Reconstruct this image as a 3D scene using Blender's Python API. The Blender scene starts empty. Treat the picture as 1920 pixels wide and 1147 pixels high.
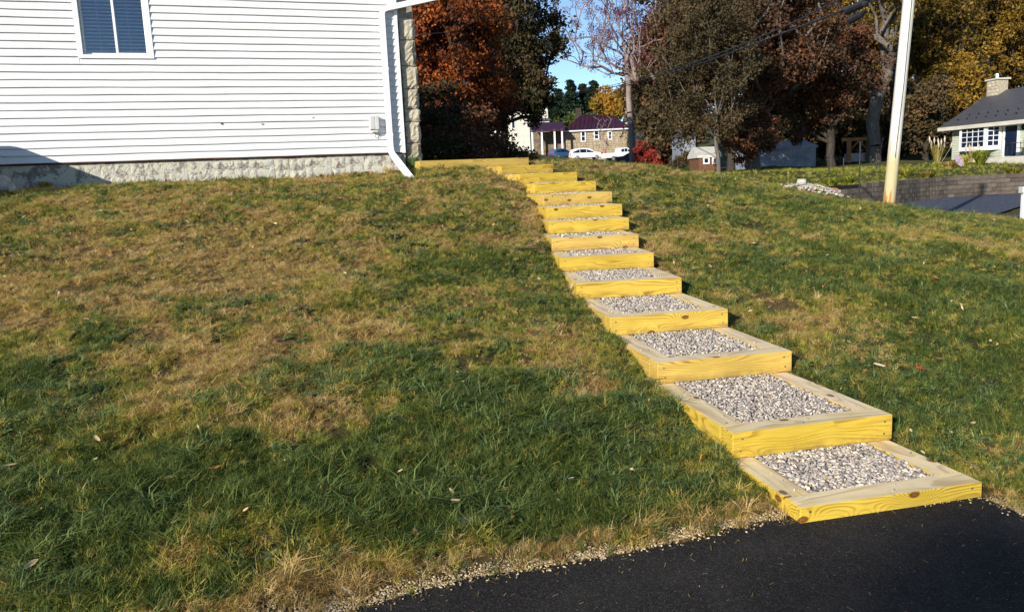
import bpy, bmesh, math, random
import numpy as np
from mathutils import Vector, Matrix

random.seed(7)
rng = np.random.default_rng(7)
D = bpy.data
sc = bpy.context.scene
C = sc.collection
R = math.radians

# ------------------------------------------------------------------ camera
H = 1.54
PITCH, ROLL, FPX = R(8.968), R(-2.563), 1500.0
fwd = np.array([0, math.cos(PITCH), -math.sin(PITCH)])
r0 = np.array([1.0, 0, 0]); u0 = np.cross(r0, fwd)
RV = r0 * math.cos(ROLL) + u0 * math.sin(ROLL)
UV = -r0 * math.sin(ROLL) + u0 * math.cos(ROLL)
EYE = np.array([0, 0, H])
cam = D.objects.new('camera', D.cameras.new('camera')); C.objects.link(cam)
cam.matrix_world = Matrix(((RV[0], UV[0], -fwd[0], 0), (RV[1], UV[1], -fwd[1], 0), (RV[2], UV[2], -fwd[2], H), (0, 0, 0, 1)))
cam.data.sensor_width = 36; cam.data.lens = 36 * FPX / 1920
cam.data.clip_start = 0.05; cam.data.clip_end = 3000
sc.camera = cam

# ------------------------------------------------------------------ light
SUN_AZ, SUN_EL = R(33), R(21)       # direction the light travels (clockwise from +Y), elevation
world = D.worlds.new('World'); sc.world = world; world.use_nodes = True
wn = world.node_tree.nodes; wl = world.node_tree.links
sky = wn.new('ShaderNodeTexSky'); sky.sky_type = 'NISHITA'; sky.sun_disc = False
sky.sun_elevation = SUN_EL; sky.sun_rotation = SUN_AZ + math.pi
sky.air_density = 0.75; sky.dust_density = 0.0; sky.ozone_density = 3.0
bg = wn['Background']; bg.inputs['Strength'].default_value = 0.125
wl.new(sky.outputs[0], bg.inputs['Color'])
sun = D.objects.new('sun', D.lights.new('sun', 'SUN')); C.objects.link(sun)
sun.data.energy = 5.0; sun.data.angle = R(0.55); sun.data.color = (1.0, 0.95, 0.86)
LD = Vector((math.sin(SUN_AZ) * math.cos(SUN_EL), math.cos(SUN_AZ) * math.cos(SUN_EL), -math.sin(SUN_EL)))
sun.rotation_euler = LD.to_track_quat('-Z', 'Y').to_euler()
sc.view_settings.view_transform = 'Standard'; sc.view_settings.look = 'None'
sc.view_settings.exposure = 0.44; sc.view_settings.gamma = 1
sc.view_settings.use_curve_mapping = False
sc.cycles.max_bounces = 5; sc.cycles.diffuse_bounces = 3; sc.cycles.transparent_max_bounces = 6

# ------------------------------------------------------------------ helpers
def at(px, py, Y):
    """world point seen at photo pixel (px,py) at ground distance Y"""
    d = fwd + RV * (px - 960) / FPX + UV * (573.5 - py) / FPX
    return EYE + d * Y / d[1]

def tag(o, label=None, cat=None, group=None, kind=None):
    if label: o['label'] = label
    if cat: o['category'] = cat
    if group: o['group'] = group
    if kind: o['kind'] = kind
    return o

def empty(name, loc, label, cat, group=None, rz=0.0):
    o = D.objects.new(name, None); C.objects.link(o)
    o.location = loc; o.rotation_euler = (0, 0, rz); o.empty_display_size = .1
    return tag(o, label, cat, group)

class MB:
    """collects geometry, builds ONE mesh object"""
    def __init__(s): s.v = []; s.f = []; s.m = []; s.n = 0
    def add(s, v, f, m=0):
        s.v.extend([tuple(map(float, p)) for p in v]); s.f.extend([tuple(i + s.n for i in q) for q in f])
        s.m.extend([m] * len(f)); s.n = len(s.v)
    def box(s, x0, x1, y0, y1, z0, z1, m=0, T=None):
        v = [(x0, y0, z0), (x1, y0, z0), (x1, y1, z0), (x0, y1, z0), (x0, y0, z1), (x1, y0, z1), (x1, y1, z1), (x0, y1, z1)]
        if T is not None: v = [tuple(T @ Vector(p)) for p in v]
        s.add(v, [(0, 3, 2, 1), (4, 5, 6, 7), (0, 1, 5, 4), (1, 2, 6, 5), (2, 3, 7, 6), (3, 0, 4, 7)], m)
    def tube(s, pts, rad, n=8, m=0, caps=True, flat=1.0):
        P = [np.array(p, float) for p in pts]
        if not hasattr(rad, '__len__'): rad = [rad] * len(P)
        ref = np.array([0, 0, 1.0]); rings = []
        for i, p in enumerate(P):
            t = P[min(i + 1, len(P) - 1)] - P[max(i - 1, 0)]; t = t / (np.linalg.norm(t) + 1e-9)
            a = np.cross(t, ref)
            if np.linalg.norm(a) < .15: a = np.cross(t, np.array([1.0, 0, 0]))
            a /= np.linalg.norm(a); b = np.cross(a, t)
            rings.append([p + rad[i] * (math.cos(2 * math.pi * k / n) * a + flat * math.sin(2 * math.pi * k / n) * b) for k in range(n)])
        v = [q for r_ in rings for q in r_]; f = []
        for i in range(len(P) - 1):
            for k in range(n):
                k2 = (k + 1) % n
                f.append((i * n + k, i * n + k2, (i + 1) * n + k2, (i + 1) * n + k))
        if caps: f.append(tuple(range(n))[::-1]); f.append(tuple((len(P) - 1) * n + k for k in range(n)))
        s.add(v, f, m)
    def prism(s, poly, axis, a, b, m=0):
        """extrude 2-D polygon along axis 'x','y' or 'z'"""
        n = len(poly)
        def p3(p, t):
            return {'x': (t, p[0], p[1]), 'y': (p[0], t, p[1]), 'z': (p[0], p[1], t)}[axis]
        v = [p3(p, a) for p in poly] + [p3(p, b) for p in poly]
        f = [tuple(range(n))[::-1], tuple(range(n, 2 * n))] + [(i, (i + 1) % n, n + (i + 1) % n, n + i) for i in range(n)]
        s.add(v, f, m)
    def build(s, name, mats, parent=None, smooth=False, bevel=0, fix=True):
        me = D.meshes.new(name); me.from_pydata(s.v, [], s.f)
        if not isinstance(mats, (list, tuple)): mats = [mats]
        for q in mats: me.materials.append(q)
        me.polygons.foreach_set('material_index', s.m)
        if fix:
            bm = bmesh.new(); bm.from_mesh(me)
            bmesh.ops.recalc_face_normals(bm, faces=bm.faces)
            if bevel: bmesh.ops.bevel(bm, geom=bm.edges[:], offset=bevel, segments=1, affect='EDGES', profile=.5)
            bm.to_mesh(me); bm.free()
        if smooth: me.polygons.foreach_set('use_smooth', [True] * len(me.polygons))
        o = D.objects.new(name, me); C.objects.link(o)
        if parent is not None: o.parent = parent
        return o

def npmesh(name, V, F, mat, parent=None, attrs=None, smooth=False, link=True, midx=None):
    """fast mesh from numpy arrays; F is (n,3) or (n,4)"""
    me = D.meshes.new(name); k = F.shape[1]
    me.vertices.add(len(V)); me.vertices.foreach_set('co', V.astype(np.float32).ravel())
    me.loops.add(F.size); me.loops.foreach_set('vertex_index', F.astype(np.int32).ravel())
    me.polygons.add(len(F)); me.polygons.foreach_set('loop_start', np.arange(0, F.size, k, dtype=np.int32))
    try: me.polygons.foreach_set('loop_total', np.full(len(F), k, dtype=np.int32))
    except Exception: pass
    for m in (mat if isinstance(mat, (list, tuple)) else [mat]): me.materials.append(m)
    if midx is not None: me.polygons.foreach_set('material_index', midx.astype(np.int32))
    if smooth: me.polygons.foreach_set('use_smooth', np.ones(len(F), bool))
    me.update(calc_edges=True); me.validate()
    o = D.objects.new(name, me)
    if link: C.objects.link(o)
    if parent is not None: o.parent = parent
    return o

# ------------------------------------------------------------------ materials
class NT:
    def __init__(s, name):
        s.m = D.materials.new(name); s.m.use_nodes = True; s.t = s.m.node_tree
        s.p = s.t.nodes['Principled BSDF']; s.out = s.t.nodes['Material Output']
    def n(s, t, **kw):
        q = s.t.nodes.new(t)
        for k, v in kw.items():
            if k.startswith('i_'):
                key = k[2:].replace('_', ' ')
                q.inputs[int(key) if key.isdigit() else key].default_value = v
            else: setattr(q, k, v)
        return q
    def l(s, a, b): s.t.links.new(a, b)
    def noise(s, vec, scale, detail=3, rough=.55, dist=0):
        q = s.n('ShaderNodeTexNoise'); q.inputs['Scale'].default_value = scale; q.inputs['Detail'].default_value = detail
        q.inputs['Roughness'].default_value = rough; q.inputs['Distortion'].default_value = dist
        if vec is not None: s.l(vec, q.inputs['Vector'])
        return q
    def ramp(s, fac, stops, interp='LINEAR'):
        q = s.n('ShaderNodeValToRGB'); cr = q.color_ramp; cr.interpolation = interp
        while len(cr.elements) < len(stops): cr.elements.new(.5)
        for e, (p, c) in zip(cr.elements, stops):
            e.position = p; e.color = (*c, 1) if len(c) == 3 else c
        s.l(fac, q.inputs[0]); return q.outputs[0]
    def mix(s, fac, a, b, mode='MIX'):
        q = s.n('ShaderNodeMix'); q.data_type = 'RGBA'; q.blend_type = mode
        for i, x in ((0, fac), (6, a), (7, b)):
            if isinstance(x, (int, float)): q.inputs[i].default_value = x
            elif isinstance(x, tuple): q.inputs[i].default_value = (*x, 1) if len(x) == 3 else x
            else: s.l(x, q.inputs[i])
        return q.outputs[2]
    def math(s, op, a, b=None, c=None):
        q = s.n('ShaderNodeMath'); q.operation = op
        for i, x in enumerate((a, b, c)):
            if x is None: continue
            if isinstance(x, (int, float)): q.inputs[i].default_value = x
            else: s.l(x, q.inputs[i])
        return q.outputs[0]
    def coord(s, kind='Object', scale=(1, 1, 1), loc=None):
        tc = s.n('ShaderNodeTexCoord'); mp = s.n('ShaderNodeMapping'); s.l(tc.outputs[kind], mp.inputs[0])
        mp.inputs['Scale'].default_value = scale
        if loc is not None: mp.inputs['Location'].default_value = loc
        return mp.outputs[0]
    def bump(s, h, strength=.3, dist=.01):
        q = s.n('ShaderNodeBump'); q.inputs['Strength'].default_value = strength; q.inputs['Distance'].default_value = dist
        s.l(h, q.inputs['Height']); s.l(q.outputs[0], s.p.inputs['Normal'])
    def set(s, color=None, rough=.6, metal=0, spec=.3):
        if color is not None:
            if isinstance(color, tuple): s.p.inputs['Base Color'].default_value = (*color, 1)
            else: s.l(color, s.p.inputs['Base Color'])
        if isinstance(rough, (int, float)): s.p.inputs['Roughness'].default_value = rough
        else: s.l(rough, s.p.inputs['Roughness'])
        s.p.inputs['Metallic'].default_value = metal; s.p.inputs['Specular IOR Level'].default_value = spec
        return s.m

def simple(name, c, rough=.6, var=.12, scale=6, metal=0, spec=.3, bump=0, bscale=60, kind='Object'):
    t = NT(name); v = t.coord(kind); f = t.noise(v, scale, 4).outputs[0]
    lo = tuple(max(0, x * (1 - var * 1.6)) for x in c); hi = tuple(min(1, x * (1 + var)) for x in c)
    col = t.ramp(f, [(.3, lo), (.7, hi)])
    if bump: t.bump(t.noise(v, bscale, 3).outputs[0], bump, .01)
    return t.set(col, rough, metal, spec)

def island(t):
    g = t.n('ShaderNodeNewGeometry'); return g.outputs['Random Per Island']
def objrand(t): return t.n('ShaderNodeObjectInfo').outputs['Random']

def wood_mat(name, base, dark, light, rings, knots=True, topside=False):
    """long timber: grain runs along local X, knots bend it"""
    t = NT(name)
    tc = t.n('ShaderNodeTexCoord'); oi = t.n('ShaderNodeObjectInfo')
    off = t.n('ShaderNodeVectorMath', operation='SCALE'); cmb = t.n('ShaderNodeCombineXYZ')
    t.l(t.math('MULTIPLY', oi.outputs['Random'], 37.0), cmb.inputs[0]); t.l(t.math('MULTIPLY', oi.outputs['Random'], 11.0), cmb.inputs[1])
    t.l(t.math('MULTIPLY', oi.outputs['Random'], 5.3), cmb.inputs[2])
    add = t.n('ShaderNodeVectorMath', operation='ADD'); t.l(tc.outputs['Object'], add.inputs[0]); t.l(cmb.outputs[0], add.inputs[1])
    P = add.outputs[0]
    sep = t.n('ShaderNodeSeparateXYZ'); t.l(tc.outputs['Object'], sep.inputs[0])
    # knots: sparse voronoi cells in the board's own plane
    sp2 = t.n('ShaderNodeSeparateXYZ'); t.l(P, sp2.inputs[0]); cv = t.n('ShaderNodeCombineXYZ')
    t.l(t.math('MULTIPLY', sp2.outputs[0], 3.6), cv.inputs[0]); t.l(t.math('MULTIPLY', t.math('ADD', sp2.outputs[1], sp2.outputs[2]), 6.5), cv.inputs[1])
    vo = t.n('ShaderNodeTexVoronoi'); vo.voronoi_dimensions = '2D'; vo.inputs['Scale'].default_value = 1.0; t.l(cv.outputs[0], vo.inputs['Vector'])
    vcol = t.n('ShaderNodeSeparateColor'); t.l(vo.outputs['Color'], vcol.inputs[0])
    has = t.math('GREATER_THAN', vcol.outputs[0], .76)
    kd = t.math('ADD', vo.outputs['Distance'], t.math('MULTIPLY', t.math('SUBTRACT', 1.0, has), 5.0))
    bend = t.math('POWER', 2.718, t.math('MULTIPLY', t.math('MULTIPLY', kd, kd), -12.0))
    # growth-ring coordinate
    ms = t.n('ShaderNodeMapping'); t.l(P, ms.inputs[0]); ms.inputs['Scale'].default_value = (.8, 5, 5)
    nz = t.noise(ms.outputs[0], 1.2, 2, .5)
    ml = t.n('ShaderNodeMapping'); t.l(P, ml.inputs[0]); ml.inputs['Scale'].default_value = (3.0, 60, 60)
    fine = t.noise(ml.outputs[0], 2.0, 3, .6)
    q = t.math('ADD', t.math('MULTIPLY', nz.outputs[0], .62), t.math('MULTIPLY', bend, .22))
    q = t.math('ADD', q, t.math('MULTIPLY', t.math('ADD', sep.outputs[2], sep.outputs[1]), 1.6))
    fr = t.math('FRACT', t.math('MULTIPLY', q, rings))
    line = t.ramp(fr, [(0, (0, 0, 0)), (.45, (.08, .08, .08)), (.80, (1, 1, 1)), (.97, (.9, .9, .9)), (1, (0, 0, 0))])
    line = t.math('MULTIPLY', line, t.ramp(t.noise(ms.outputs[0], 3.1, 2).outputs[0], [(.35, (.15,) * 3), (.65, (1,) * 3)]))
    c = t.mix(t.ramp(fine.outputs[0], [(.35, (0, 0, 0)), (.7, (1, 1, 1))]), base, light)
    c = t.mix(t.math('MULTIPLY', line, .9), c, dark)
    big = t.noise(P, 2.2, 3)
    c = t.mix(t.ramp(big.outputs[0], [(.4, (0, 0, 0)), (.75, (.45, .45, .45))]), c, tuple(x * .72 for x in base))
    if knots:
        kn = t.ramp(kd, [(.0, (1, 1, 1)), (.085, (.9, .9, .9)), (.12, (0, 0, 0))])
        c = t.mix(kn, c, (.13, .045, .012))
        kc = t.ramp(kd, [(.0, (1, 1, 1)), (.05, (0, 0, 0))]); c = t.mix(t.math('MULTIPLY', kc, .6), c, (.35, .16, .06))
    g = t.n('ShaderNodeNewGeometry')
    if topside:                         # silt and scuffed mud trodden on the treads
        dn = t.noise(P, 5.0, 5, .7); c = t.mix(t.ramp(dn.outputs[0], [(.45, (0, 0, 0)), (.8, (.4, .4, .4))]), c, (.44, .32, .18))
    else:
        dn = t.noise(P, 9.0, 5, .7)
        low = t.ramp(sep.outputs[2], [(.0, (1, 1, 1)), (.06, (0, 0, 0))])
        c = t.mix(t.math('MULTIPLY', low, t.ramp(dn.outputs[0], [(.38, (0,) * 3), (.6, (.7,) * 3)])), c, (.20, .12, .045))
    t.bump(t.math('ADD', t.math('MULTIPLY', fine.outputs[0], .5), line), .25, .003)
    hs = t.n('ShaderNodeHueSaturation'); t.l(c, hs.inputs['Color']); r5 = t.math('FRACT', t.math('MULTIPLY', oi.outputs['Random'], 7.31))
    t.l(t.math('ADD', .88, t.math('MULTIPLY', oi.outputs['Random'], .16)), hs.inputs['Value']); t.l(t.math('ADD', .94, t.math('MULTIPLY', r5, .10)), hs.inputs['Saturation']); t.l(t.math('ADD', .489, t.math('MULTIPLY', r5, .009)), hs.inputs['Hue'])
    return t.set(hs.outputs[0], .72, 0, .2)

M = {}
M['wood'] = wood_mat('treated_pine', (.58, .405, .055), (.27, .14, .018), (.68, .50, .09), 24)
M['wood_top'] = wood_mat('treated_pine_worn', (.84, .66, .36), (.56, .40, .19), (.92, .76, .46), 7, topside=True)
M['screw'] = simple('screw_steel', (.35, .33, .30), .35, metal=.8)

def gravel_mat():
    t = NT('crushed_gravel'); r = island(t)
    c = t.ramp(r, [(0, (.22, .19, .17)), (.25, (.34, .295, .26)), (.5, (.46, .40, .345)), (.75, (.56, .49, .41)), (.92, (.72, .65, .54)), (1, (.46, .33, .18))])
    n = t.noise(t.coord(), 90, 3); c = t.mix(.35, c, t.ramp(n.outputs[0], [(.3, (.12, .12, .13)), (.7, (.6, .58, .55))]), 'OVERLAY')
    return t.set(c, .85, 0, .2)
M['gravel'] = gravel_mat()
def tan_gravel():
    t = NT('tan_edge_gravel'); r = island(t)
    c = t.ramp(r, [(0, (.22, .15, .07)), (.4, (.42, .31, .16)), (.8, (.58, .45, .26)), (1, (.68, .58, .42))])
    return t.set(c, .9, 0, .15)
M['tan_gravel'] = tan_gravel()
M['gravel_bed'] = simple('gravel_bed', (.30, .26, .22), .95, .4, 90)

def asphalt(name, c0, fleck, scale=260):
    t = NT(name); v = t.coord('Object')
    a = t.noise(v, scale, 3, .7); b = t.noise(v, 3.0, 4, .6); f = t.n('ShaderNodeTexVoronoi'); f.inputs['Scale'].default_value = 120; t.l(v, f.inputs['Vector'])
    c = t.mix(t.ramp(a.outputs[0], [(.35, (0,) * 3), (.7, (1,) * 3)]), tuple(x * .4 for x in c0), tuple(x * 1.9 for x in c0))
    c = t.mix(t.ramp(b.outputs[0], [(.48, (0,) * 3), (.8, (.55,) * 3)]), c, tuple(x * 2.6 for x in c0))
    ag = t.n('ShaderNodeTexVoronoi'); ag.inputs['Scale'].default_value = scale * .75; t.l(v, ag.inputs['Vector']); ags = t.n('ShaderNodeSeparateColor'); t.l(ag.outputs['Color'], ags.inputs[0])
    c = t.mix(t.ramp(ags.outputs[1], [(.5, (0,) * 3), (1, (.8,) * 3)]), c, tuple(x * 3.4 for x in c0))
    sc_ = t.n('ShaderNodeSeparateColor'); t.l(f.outputs['Color'], sc_.inputs[0])
    fl = t.math('MULTIPLY', t.math('GREATER_THAN', sc_.outputs[0], .985), t.math('LESS_THAN', f.outputs['Distance'], .33))
    c = t.mix(fl, c, fleck)
    h = t.math('ADD', a.outputs[0], t.math('MULTIPLY', t.noise(v, 90, 2).outputs[0], 1.0))
    t.bump(h, .9, .006)
    return t.set(c, .9, 0, .10)
M['asphalt'] = asphalt('fresh_asphalt', (.0225, .0195, .017), (.20, .19, .17))
M['road'] = asphalt('old_asphalt', (.055, .06, .075), (.2, .2, .2), 40)

def ground_mat():
    t = NT('lawn_ground'); v = t.coord('Object')
    a = t.noise(v, 30, 5, .7); b = t.noise(v, .7, 4, .6); fine = t.noise(v, 160, 3, .7)
    at_ = t.n('ShaderNodeAttribute'); at_.attribute_name = 'dry'
    near = t.mix(t.ramp(a.outputs[0], [(.35, (0,) * 3), (.7, (1,) * 3)]), (.06, .038, .014), (.26, .165, .065))
    green = t.mix(t.ramp(fine.outputs[0], [(.35, (0,) * 3), (.7, (1,) * 3)]), (.02, .020, .008), (.09, .085, .028))
    c = t.mix(at_.outputs['Fac'], green, near)
    far = t.mix(t.ramp(b.outputs[0], [(.35, (0,) * 3), (.7, (1,) * 3)]), (.055, .075, .018), (.11, .085, .035))
    g = t.n('ShaderNodeNewGeometry'); sp = t.n('ShaderNodeSeparateXYZ'); t.l(g.outputs['Position'], sp.inputs[0])
    c = t.mix(t.ramp(t.math('MULTIPLY', sp.outputs[1], .01), [(.20, (0,) * 3), (.26, (1,) * 3)]), c, far)
    t.bump(a.outputs[0], .8, .03)
    return t.set(c, .95, 0, .1)
M['ground'] = ground_mat()

def blade_mat(name, stops, trans=.42, rough=.55):
    t = NT(name); oi = t.n('ShaderNodeObjectInfo'); r = island(t)
    f = t.math('ADD', t.math('MULTIPLY', oi.outputs['Random'], .55), t.math('MULTIPLY', r, .45))
    c = t.ramp(f, stops)
    t.set(c, rough, 0, .25)
    tr = t.n('ShaderNodeBsdfTranslucent'); t.l(c, tr.inputs[0])
    mx = t.n('ShaderNodeMixShader'); mx.inputs[0].default_value = trans
    t.l(t.p.outputs[0], mx.inputs[1]); t.l(tr.outputs[0], mx.inputs[2]); t.l(mx.outputs[0], t.out.inputs[0])
    return t.m
M['grass_green'] = blade_mat('grass_green', [(0, (.08, .11, .012)), (.45, (.29, .32, .040)), (.8, (.54, .48, .085)), (1, (.70, .56, .18))])
M['grass_lush'] = blade_mat('grass_lush', [(0, (.02, .045, .008)), (.5, (.085, .13, .026)), (.82, (.22, .26, .055)), (1, (.46, .42, .12))])
M['grass_dry'] = blade_mat('grass_dry', [(0, (.20, .12, .03)), (.35, (.50, .32, .10)), (.68, (.68, .48, .18)), (.86, (.85, .66, .34)), (1, (.25, .24, .05))])
M['grass_olive'] = blade_mat('grass_olive', [(0, (.17, .14, .02)), (.5, (.47, .38, .07)), (1, (.70, .52, .15))])
M['weed'] = blade_mat('weed_leaf', [(0, (.05, .09, .025)), (.6, (.14, .20, .06)), (1, (.26, .31, .12))], .25, .45)

def leafm(name, cols, trans=.3, clump=.35):
    """crown foliage: per-leaf variation plus broad colour drift through the crown"""
    t = NT(name); r = island(t); g = t.n('ShaderNodeNewGeometry')
    nz = t.noise(g.outputs['Position'], clump, 3, .6)
    f = t.math('ADD', t.math('MULTIPLY', r, .45), t.math('MULTIPLY', t.math('SUBTRACT', nz.outputs[0], .5), 1.7))
    f = t.math('ADD', f, .27)
    k = len(cols); c = t.ramp(f, [(i / (k - 1), q) for i, q in enumerate(cols)])
    t.set(c, .6, 0, .2)
    tr = t.n('ShaderNodeBsdfTranslucent'); t.l(c, tr.inputs[0]); mx = t.n('ShaderNodeMixShader'); mx.inputs[0].default_value = trans
    t.l(t.p.outputs[0], mx.inputs[1]); t.l(tr.outputs[0], mx.inputs[2]); t.l(mx.outputs[0], t.out.inputs[0])
    return t.m
M['lf_orange'] = leafm('leaves_orange', [(0.025, 0.015, 0.010), (0.069, 0.025, 0.011), (0.200, 0.053, 0.014), (0.450, 0.119, 0.022), (0.575, 0.188, 0.037)])
M['lf_brown'] = leafm('leaves_brown', [(0.015, 0.019, 0.009), (0.033, 0.031, 0.012), (0.067, 0.049, 0.018), (0.149, 0.081, 0.031)], .2)
M['lf_redbrown'] = leafm('leaves_redbrown', [(0.028, 0.027, 0.015), (0.078, 0.043, 0.023), (0.156, 0.065, 0.031), (0.241, 0.101, 0.045)], .25)
M['lf_olive'] = leafm('leaves_olive', [(.028, .024, .012), (.068, .052, .024), (.125, .085, .038), (.20, .11, .045)], .28)
M['lf_yellow'] = leafm('leaves_yellow', [(.028, .028, .010), (.12, .085, .016), (.34, .20, .026), (.55, .31, .045)], .4)
M['lf_gold'] = leafm('leaves_gold', [(0.095, 0.061, 0.016), (0.270, 0.162, 0.024), (0.459, 0.257, 0.034), (0.567, 0.270, 0.041)], .4)
M['lf_green'] = leafm('leaves_green', [(0.020, 0.036, 0.009), (0.046, 0.072, 0.016), (0.092, 0.120, 0.022), (0.185, 0.156, 0.033)], .25)
M['lf_conifer'] = leafm('needles_dark', [(.006, .014, .007), (.013, .028, .012), (.026, .045, .018)], .1)
M['lf_red'] = leafm('leaves_red', [(.16, .02, .018), (.32, .045, .03), (.50, .09, .06)], .3)
M['lf_pink'] = leafm('leaves_pinkbrown', [(.09, .035, .05), (.20, .075, .09), (.30, .12, .13)], .3)
def bark(name, a, b, sc_=9):
    t = NT(name); v = t.coord('Object', (1, 1, .25)); n = t.noise(v, sc_, 5, .7)
    c = t.ramp(n.outputs[0], [(.3, a), (.7, b)]); t.bump(n.outputs[0], .8, .05); return t.set(c, .9, 0, .1)
M['bark'] = bark('bark_grey', (.06, .05, .04), (.20, .17, .14))
M['bark_dark'] = bark('bark_dark', (.025, .02, .016), (.08, .065, .05))
M['bark_pale'] = bark('bark_pale', (.15, .11, .10), (.36, .28, .24))

def siding_mat(name, c):
    t = NT(name); v = t.coord('Object', (1, 1, 1)); n = t.noise(v, 1.3, 4, .6); s2 = t.noise(t.coord('Object', (2, 2, 90)), 3, 2)
    col = t.ramp(n.outputs[0], [(.3, tuple(x * .90 for x in c)), (.7, c)]); col = t.mix(t.math('MULTIPLY', objrand(t), .35), col, tuple(x * .86 for x in c))
    t.bump(s2.outputs[0], .12, .004)
    return t.set(col, .42, 0, .35)
M['siding'] = siding_mat('vinyl_white', (.72, .715, .70))
M['trim'] = simple('white_trim', (.80, .80, .80), .4, .05)
M['downspout'] = simple('white_aluminium', (.82, .82, .82), .35, .04)
M['beige_siding'] = simple('sage_siding', (.50, .53, .42), .6, .08)
def stone_mat(name, stops, sc_=7):
    t = NT(name); v = t.coord('Object'); oi = t.n('ShaderNodeObjectInfo')
    n = t.noise(v, sc_, 6, .7); m2 = t.noise(v, sc_ * 6, 4, .7)
    f = t.math('ADD', t.math('MULTIPLY', n.outputs[0], .7), t.math('MULTIPLY', oi.outputs['Random'], .3))
    c = t.ramp(f, stops); c = t.mix(.5, c, t.ramp(m2.outputs[0], [(.3, (.25,) * 3), (.7, (.75,) * 3)]), 'OVERLAY')
    t.bump(t.math('ADD', n.outputs[0], m2.outputs[0]), .8, .03); return t.set(c, .9, 0, .15)
M['quoin'] = stone_mat('rough_limestone', [(.25, (.28, .23, .15)), (.5, (.50, .43, .31)), (.75, (.62, .56, .44))], 9)
M['mortar'] = simple('lime_mortar', (.33, .29, .23), .95, .3, 12, bump=.6)
M['stone_house'] = stone_mat('fieldstone', [(.30, (.13, .095, .065)), (.5, (.30, .23, .15)), (.7, (.48, .39, .27))], 1.6)
def parge():
    t = NT('peeling_whitewash'); v = t.coord('Object')
    n = t.noise(v, 5, 6, .65, .6); m2 = t.noise(v, 26, 5, .7); oi = t.n('ShaderNodeObjectInfo')
    f = t.math('ADD', n.outputs[0], t.math('MULTIPLY', t.math('SUBTRACT', m2.outputs[0], .5), .35))
    c = t.ramp(f, [(.36, (.20, .17, .14)), (.45, (.34, .30, .25)), (.48, (.52, .50, .44)), (.55, (.58, .54, .38)), (.62, (.46, .45, .42)), (.75, (.60, .58, .52))])
    t.bump(t.math('ADD', f, m2.outputs[0]), .8, .02); return t.set(c, .9, 0, .15)
M['parge'] = parge()
def glass_mat(name, c, rough=.06):
    t = NT(name); n = t.noise(t.coord('Object'), .8, 2)
    return t.set(t.ramp(n.outputs[0], [(.3, tuple(x * .7 for x in c)), (.7, c)]), rough, 0, .8)
M['glass'] = glass_mat('window_glass', (.012, .02, .05))
def clear_glass():
    t = NT('clear_pane'); gl = t.n('ShaderNodeBsdfGlossy'); gl.inputs['Roughness'].default_value = .03
    tr = t.n('ShaderNodeBsdfTransparent'); tr.inputs[0].default_value = (.92, .95, 1, 1); mx = t.n('ShaderNodeMixShader')
    fr = t.n('ShaderNodeFresnel'); fr.inputs[0].default_value = 1.5
    t.l(t.math('ADD', fr.outputs[0], .06), mx.inputs[0]); t.l(tr.outputs[0], mx.inputs[1]); t.l(gl.outputs[0], mx.inputs[2]); t.l(mx.outputs[0], t.out.inputs[0]); return t.m
M['pane'] = clear_glass()
M['blind'] = simple('blind_slats', (.80, .82, .86), .5, .05)
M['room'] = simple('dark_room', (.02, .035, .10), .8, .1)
M['roof_grey'] = simple('charcoal_metal_roof', (.075, .072, .078), .5, .12, 3)
M['roof_purple'] = simple('maroon_metal_roof', (.045, .012, .024), .4, .2, 1.5)
M['cream'] = simple('cream_stucco', (.60, .56, .47), .85, .12, 1.2, bump=.3)
M['white_wall'] = simple('white_board_wall', (.26, .28, .32), .7, .25, 2)  # white boards toned dark and bluish: tree shade put into the colour
M['brown_wood'] = simple('brown_board', (.16, .07, .035), .8, .2, 3)
M['cedar'] = simple('cedar_posts', (.36, .15, .05), .75, .2, 3)
M['block'] = stone_mat('retaining_block', [(.25, (.065, .052, .042)), (.5, (.12, .095, .075)), (.8, (.20, .16, .125))], 3)
M['black'] = simple('black_metal', (.015, .015, .016), .5, .2)
M['cable'] = simple('cable_rubber', (.03, .028, .028), .35, .2)
M['grey_metal'] = simple('grey_metal', (.42, .42, .40), .45, .1, metal=.3)
M['box_grey'] = simple('utility_grey', (.55, .55, .52), .5, .08)
M['rust'] = simple('rusty_flashing', (.12, .05, .035), .8, .4, 20)
M['white_rock'] = stone_mat('pale_rock', [(.25, (.35, .31, .26)), (.6, (.58, .54, .48)), (.8, (.66, .63, .58))], 9)
def pole_mat():
    t = NT('weathered_pole'); v = t.coord('Object', (26, 26, .9)); n = t.noise(v, 1.6, 5, .7)
    c = t.ramp(n.outputs[0], [(.30, (.25, .22, .16)), (.40, (.56, .53, .46)), (.7, (.72, .70, .64))])
    sp = t.n('ShaderNodeSeparateXYZ'); tc = t.n('ShaderNodeTexCoord'); t.l(tc.outputs['Object'], sp.inputs[0])
    n2 = t.noise(t.coord('Object', (7, 7, 2)), 1.3, 4)
    st = t.ramp(t.math('ADD', sp.outputs[2], t.math('MULTIPLY', n2.outputs[0], -1.3)), [(.0, (0,) * 3), (.01, (0,) * 3), (.02, (0,) * 3)])
    st2 = t.ramp(t.math('ADD', sp.outputs[2], t.math('MULTIPLY', n2.outputs[0], -1.6)), [(.0, (.75,) * 3), (.35, (0,) * 3)])
    n3 = t.noise(t.coord('Object', (9, 9, 1.2)), 1.0, 5, .7)
    st = t.ramp(t.math('ADD', t.math('MULTIPLY', sp.outputs[2], .55), t.math('MULTIPLY', n3.outputs[0], .9)), [(.0, (1,) * 3), (.50, (.9,) * 3), (.56, (0,) * 3)])
    c = t.mix(st2, c, (.48, .37, .13)); c = t.mix(st, c, (.40, .19, .05))
    t.bump(n.outputs[0], .9, .012); return t.set(c, .85, 0, .15)
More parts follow.
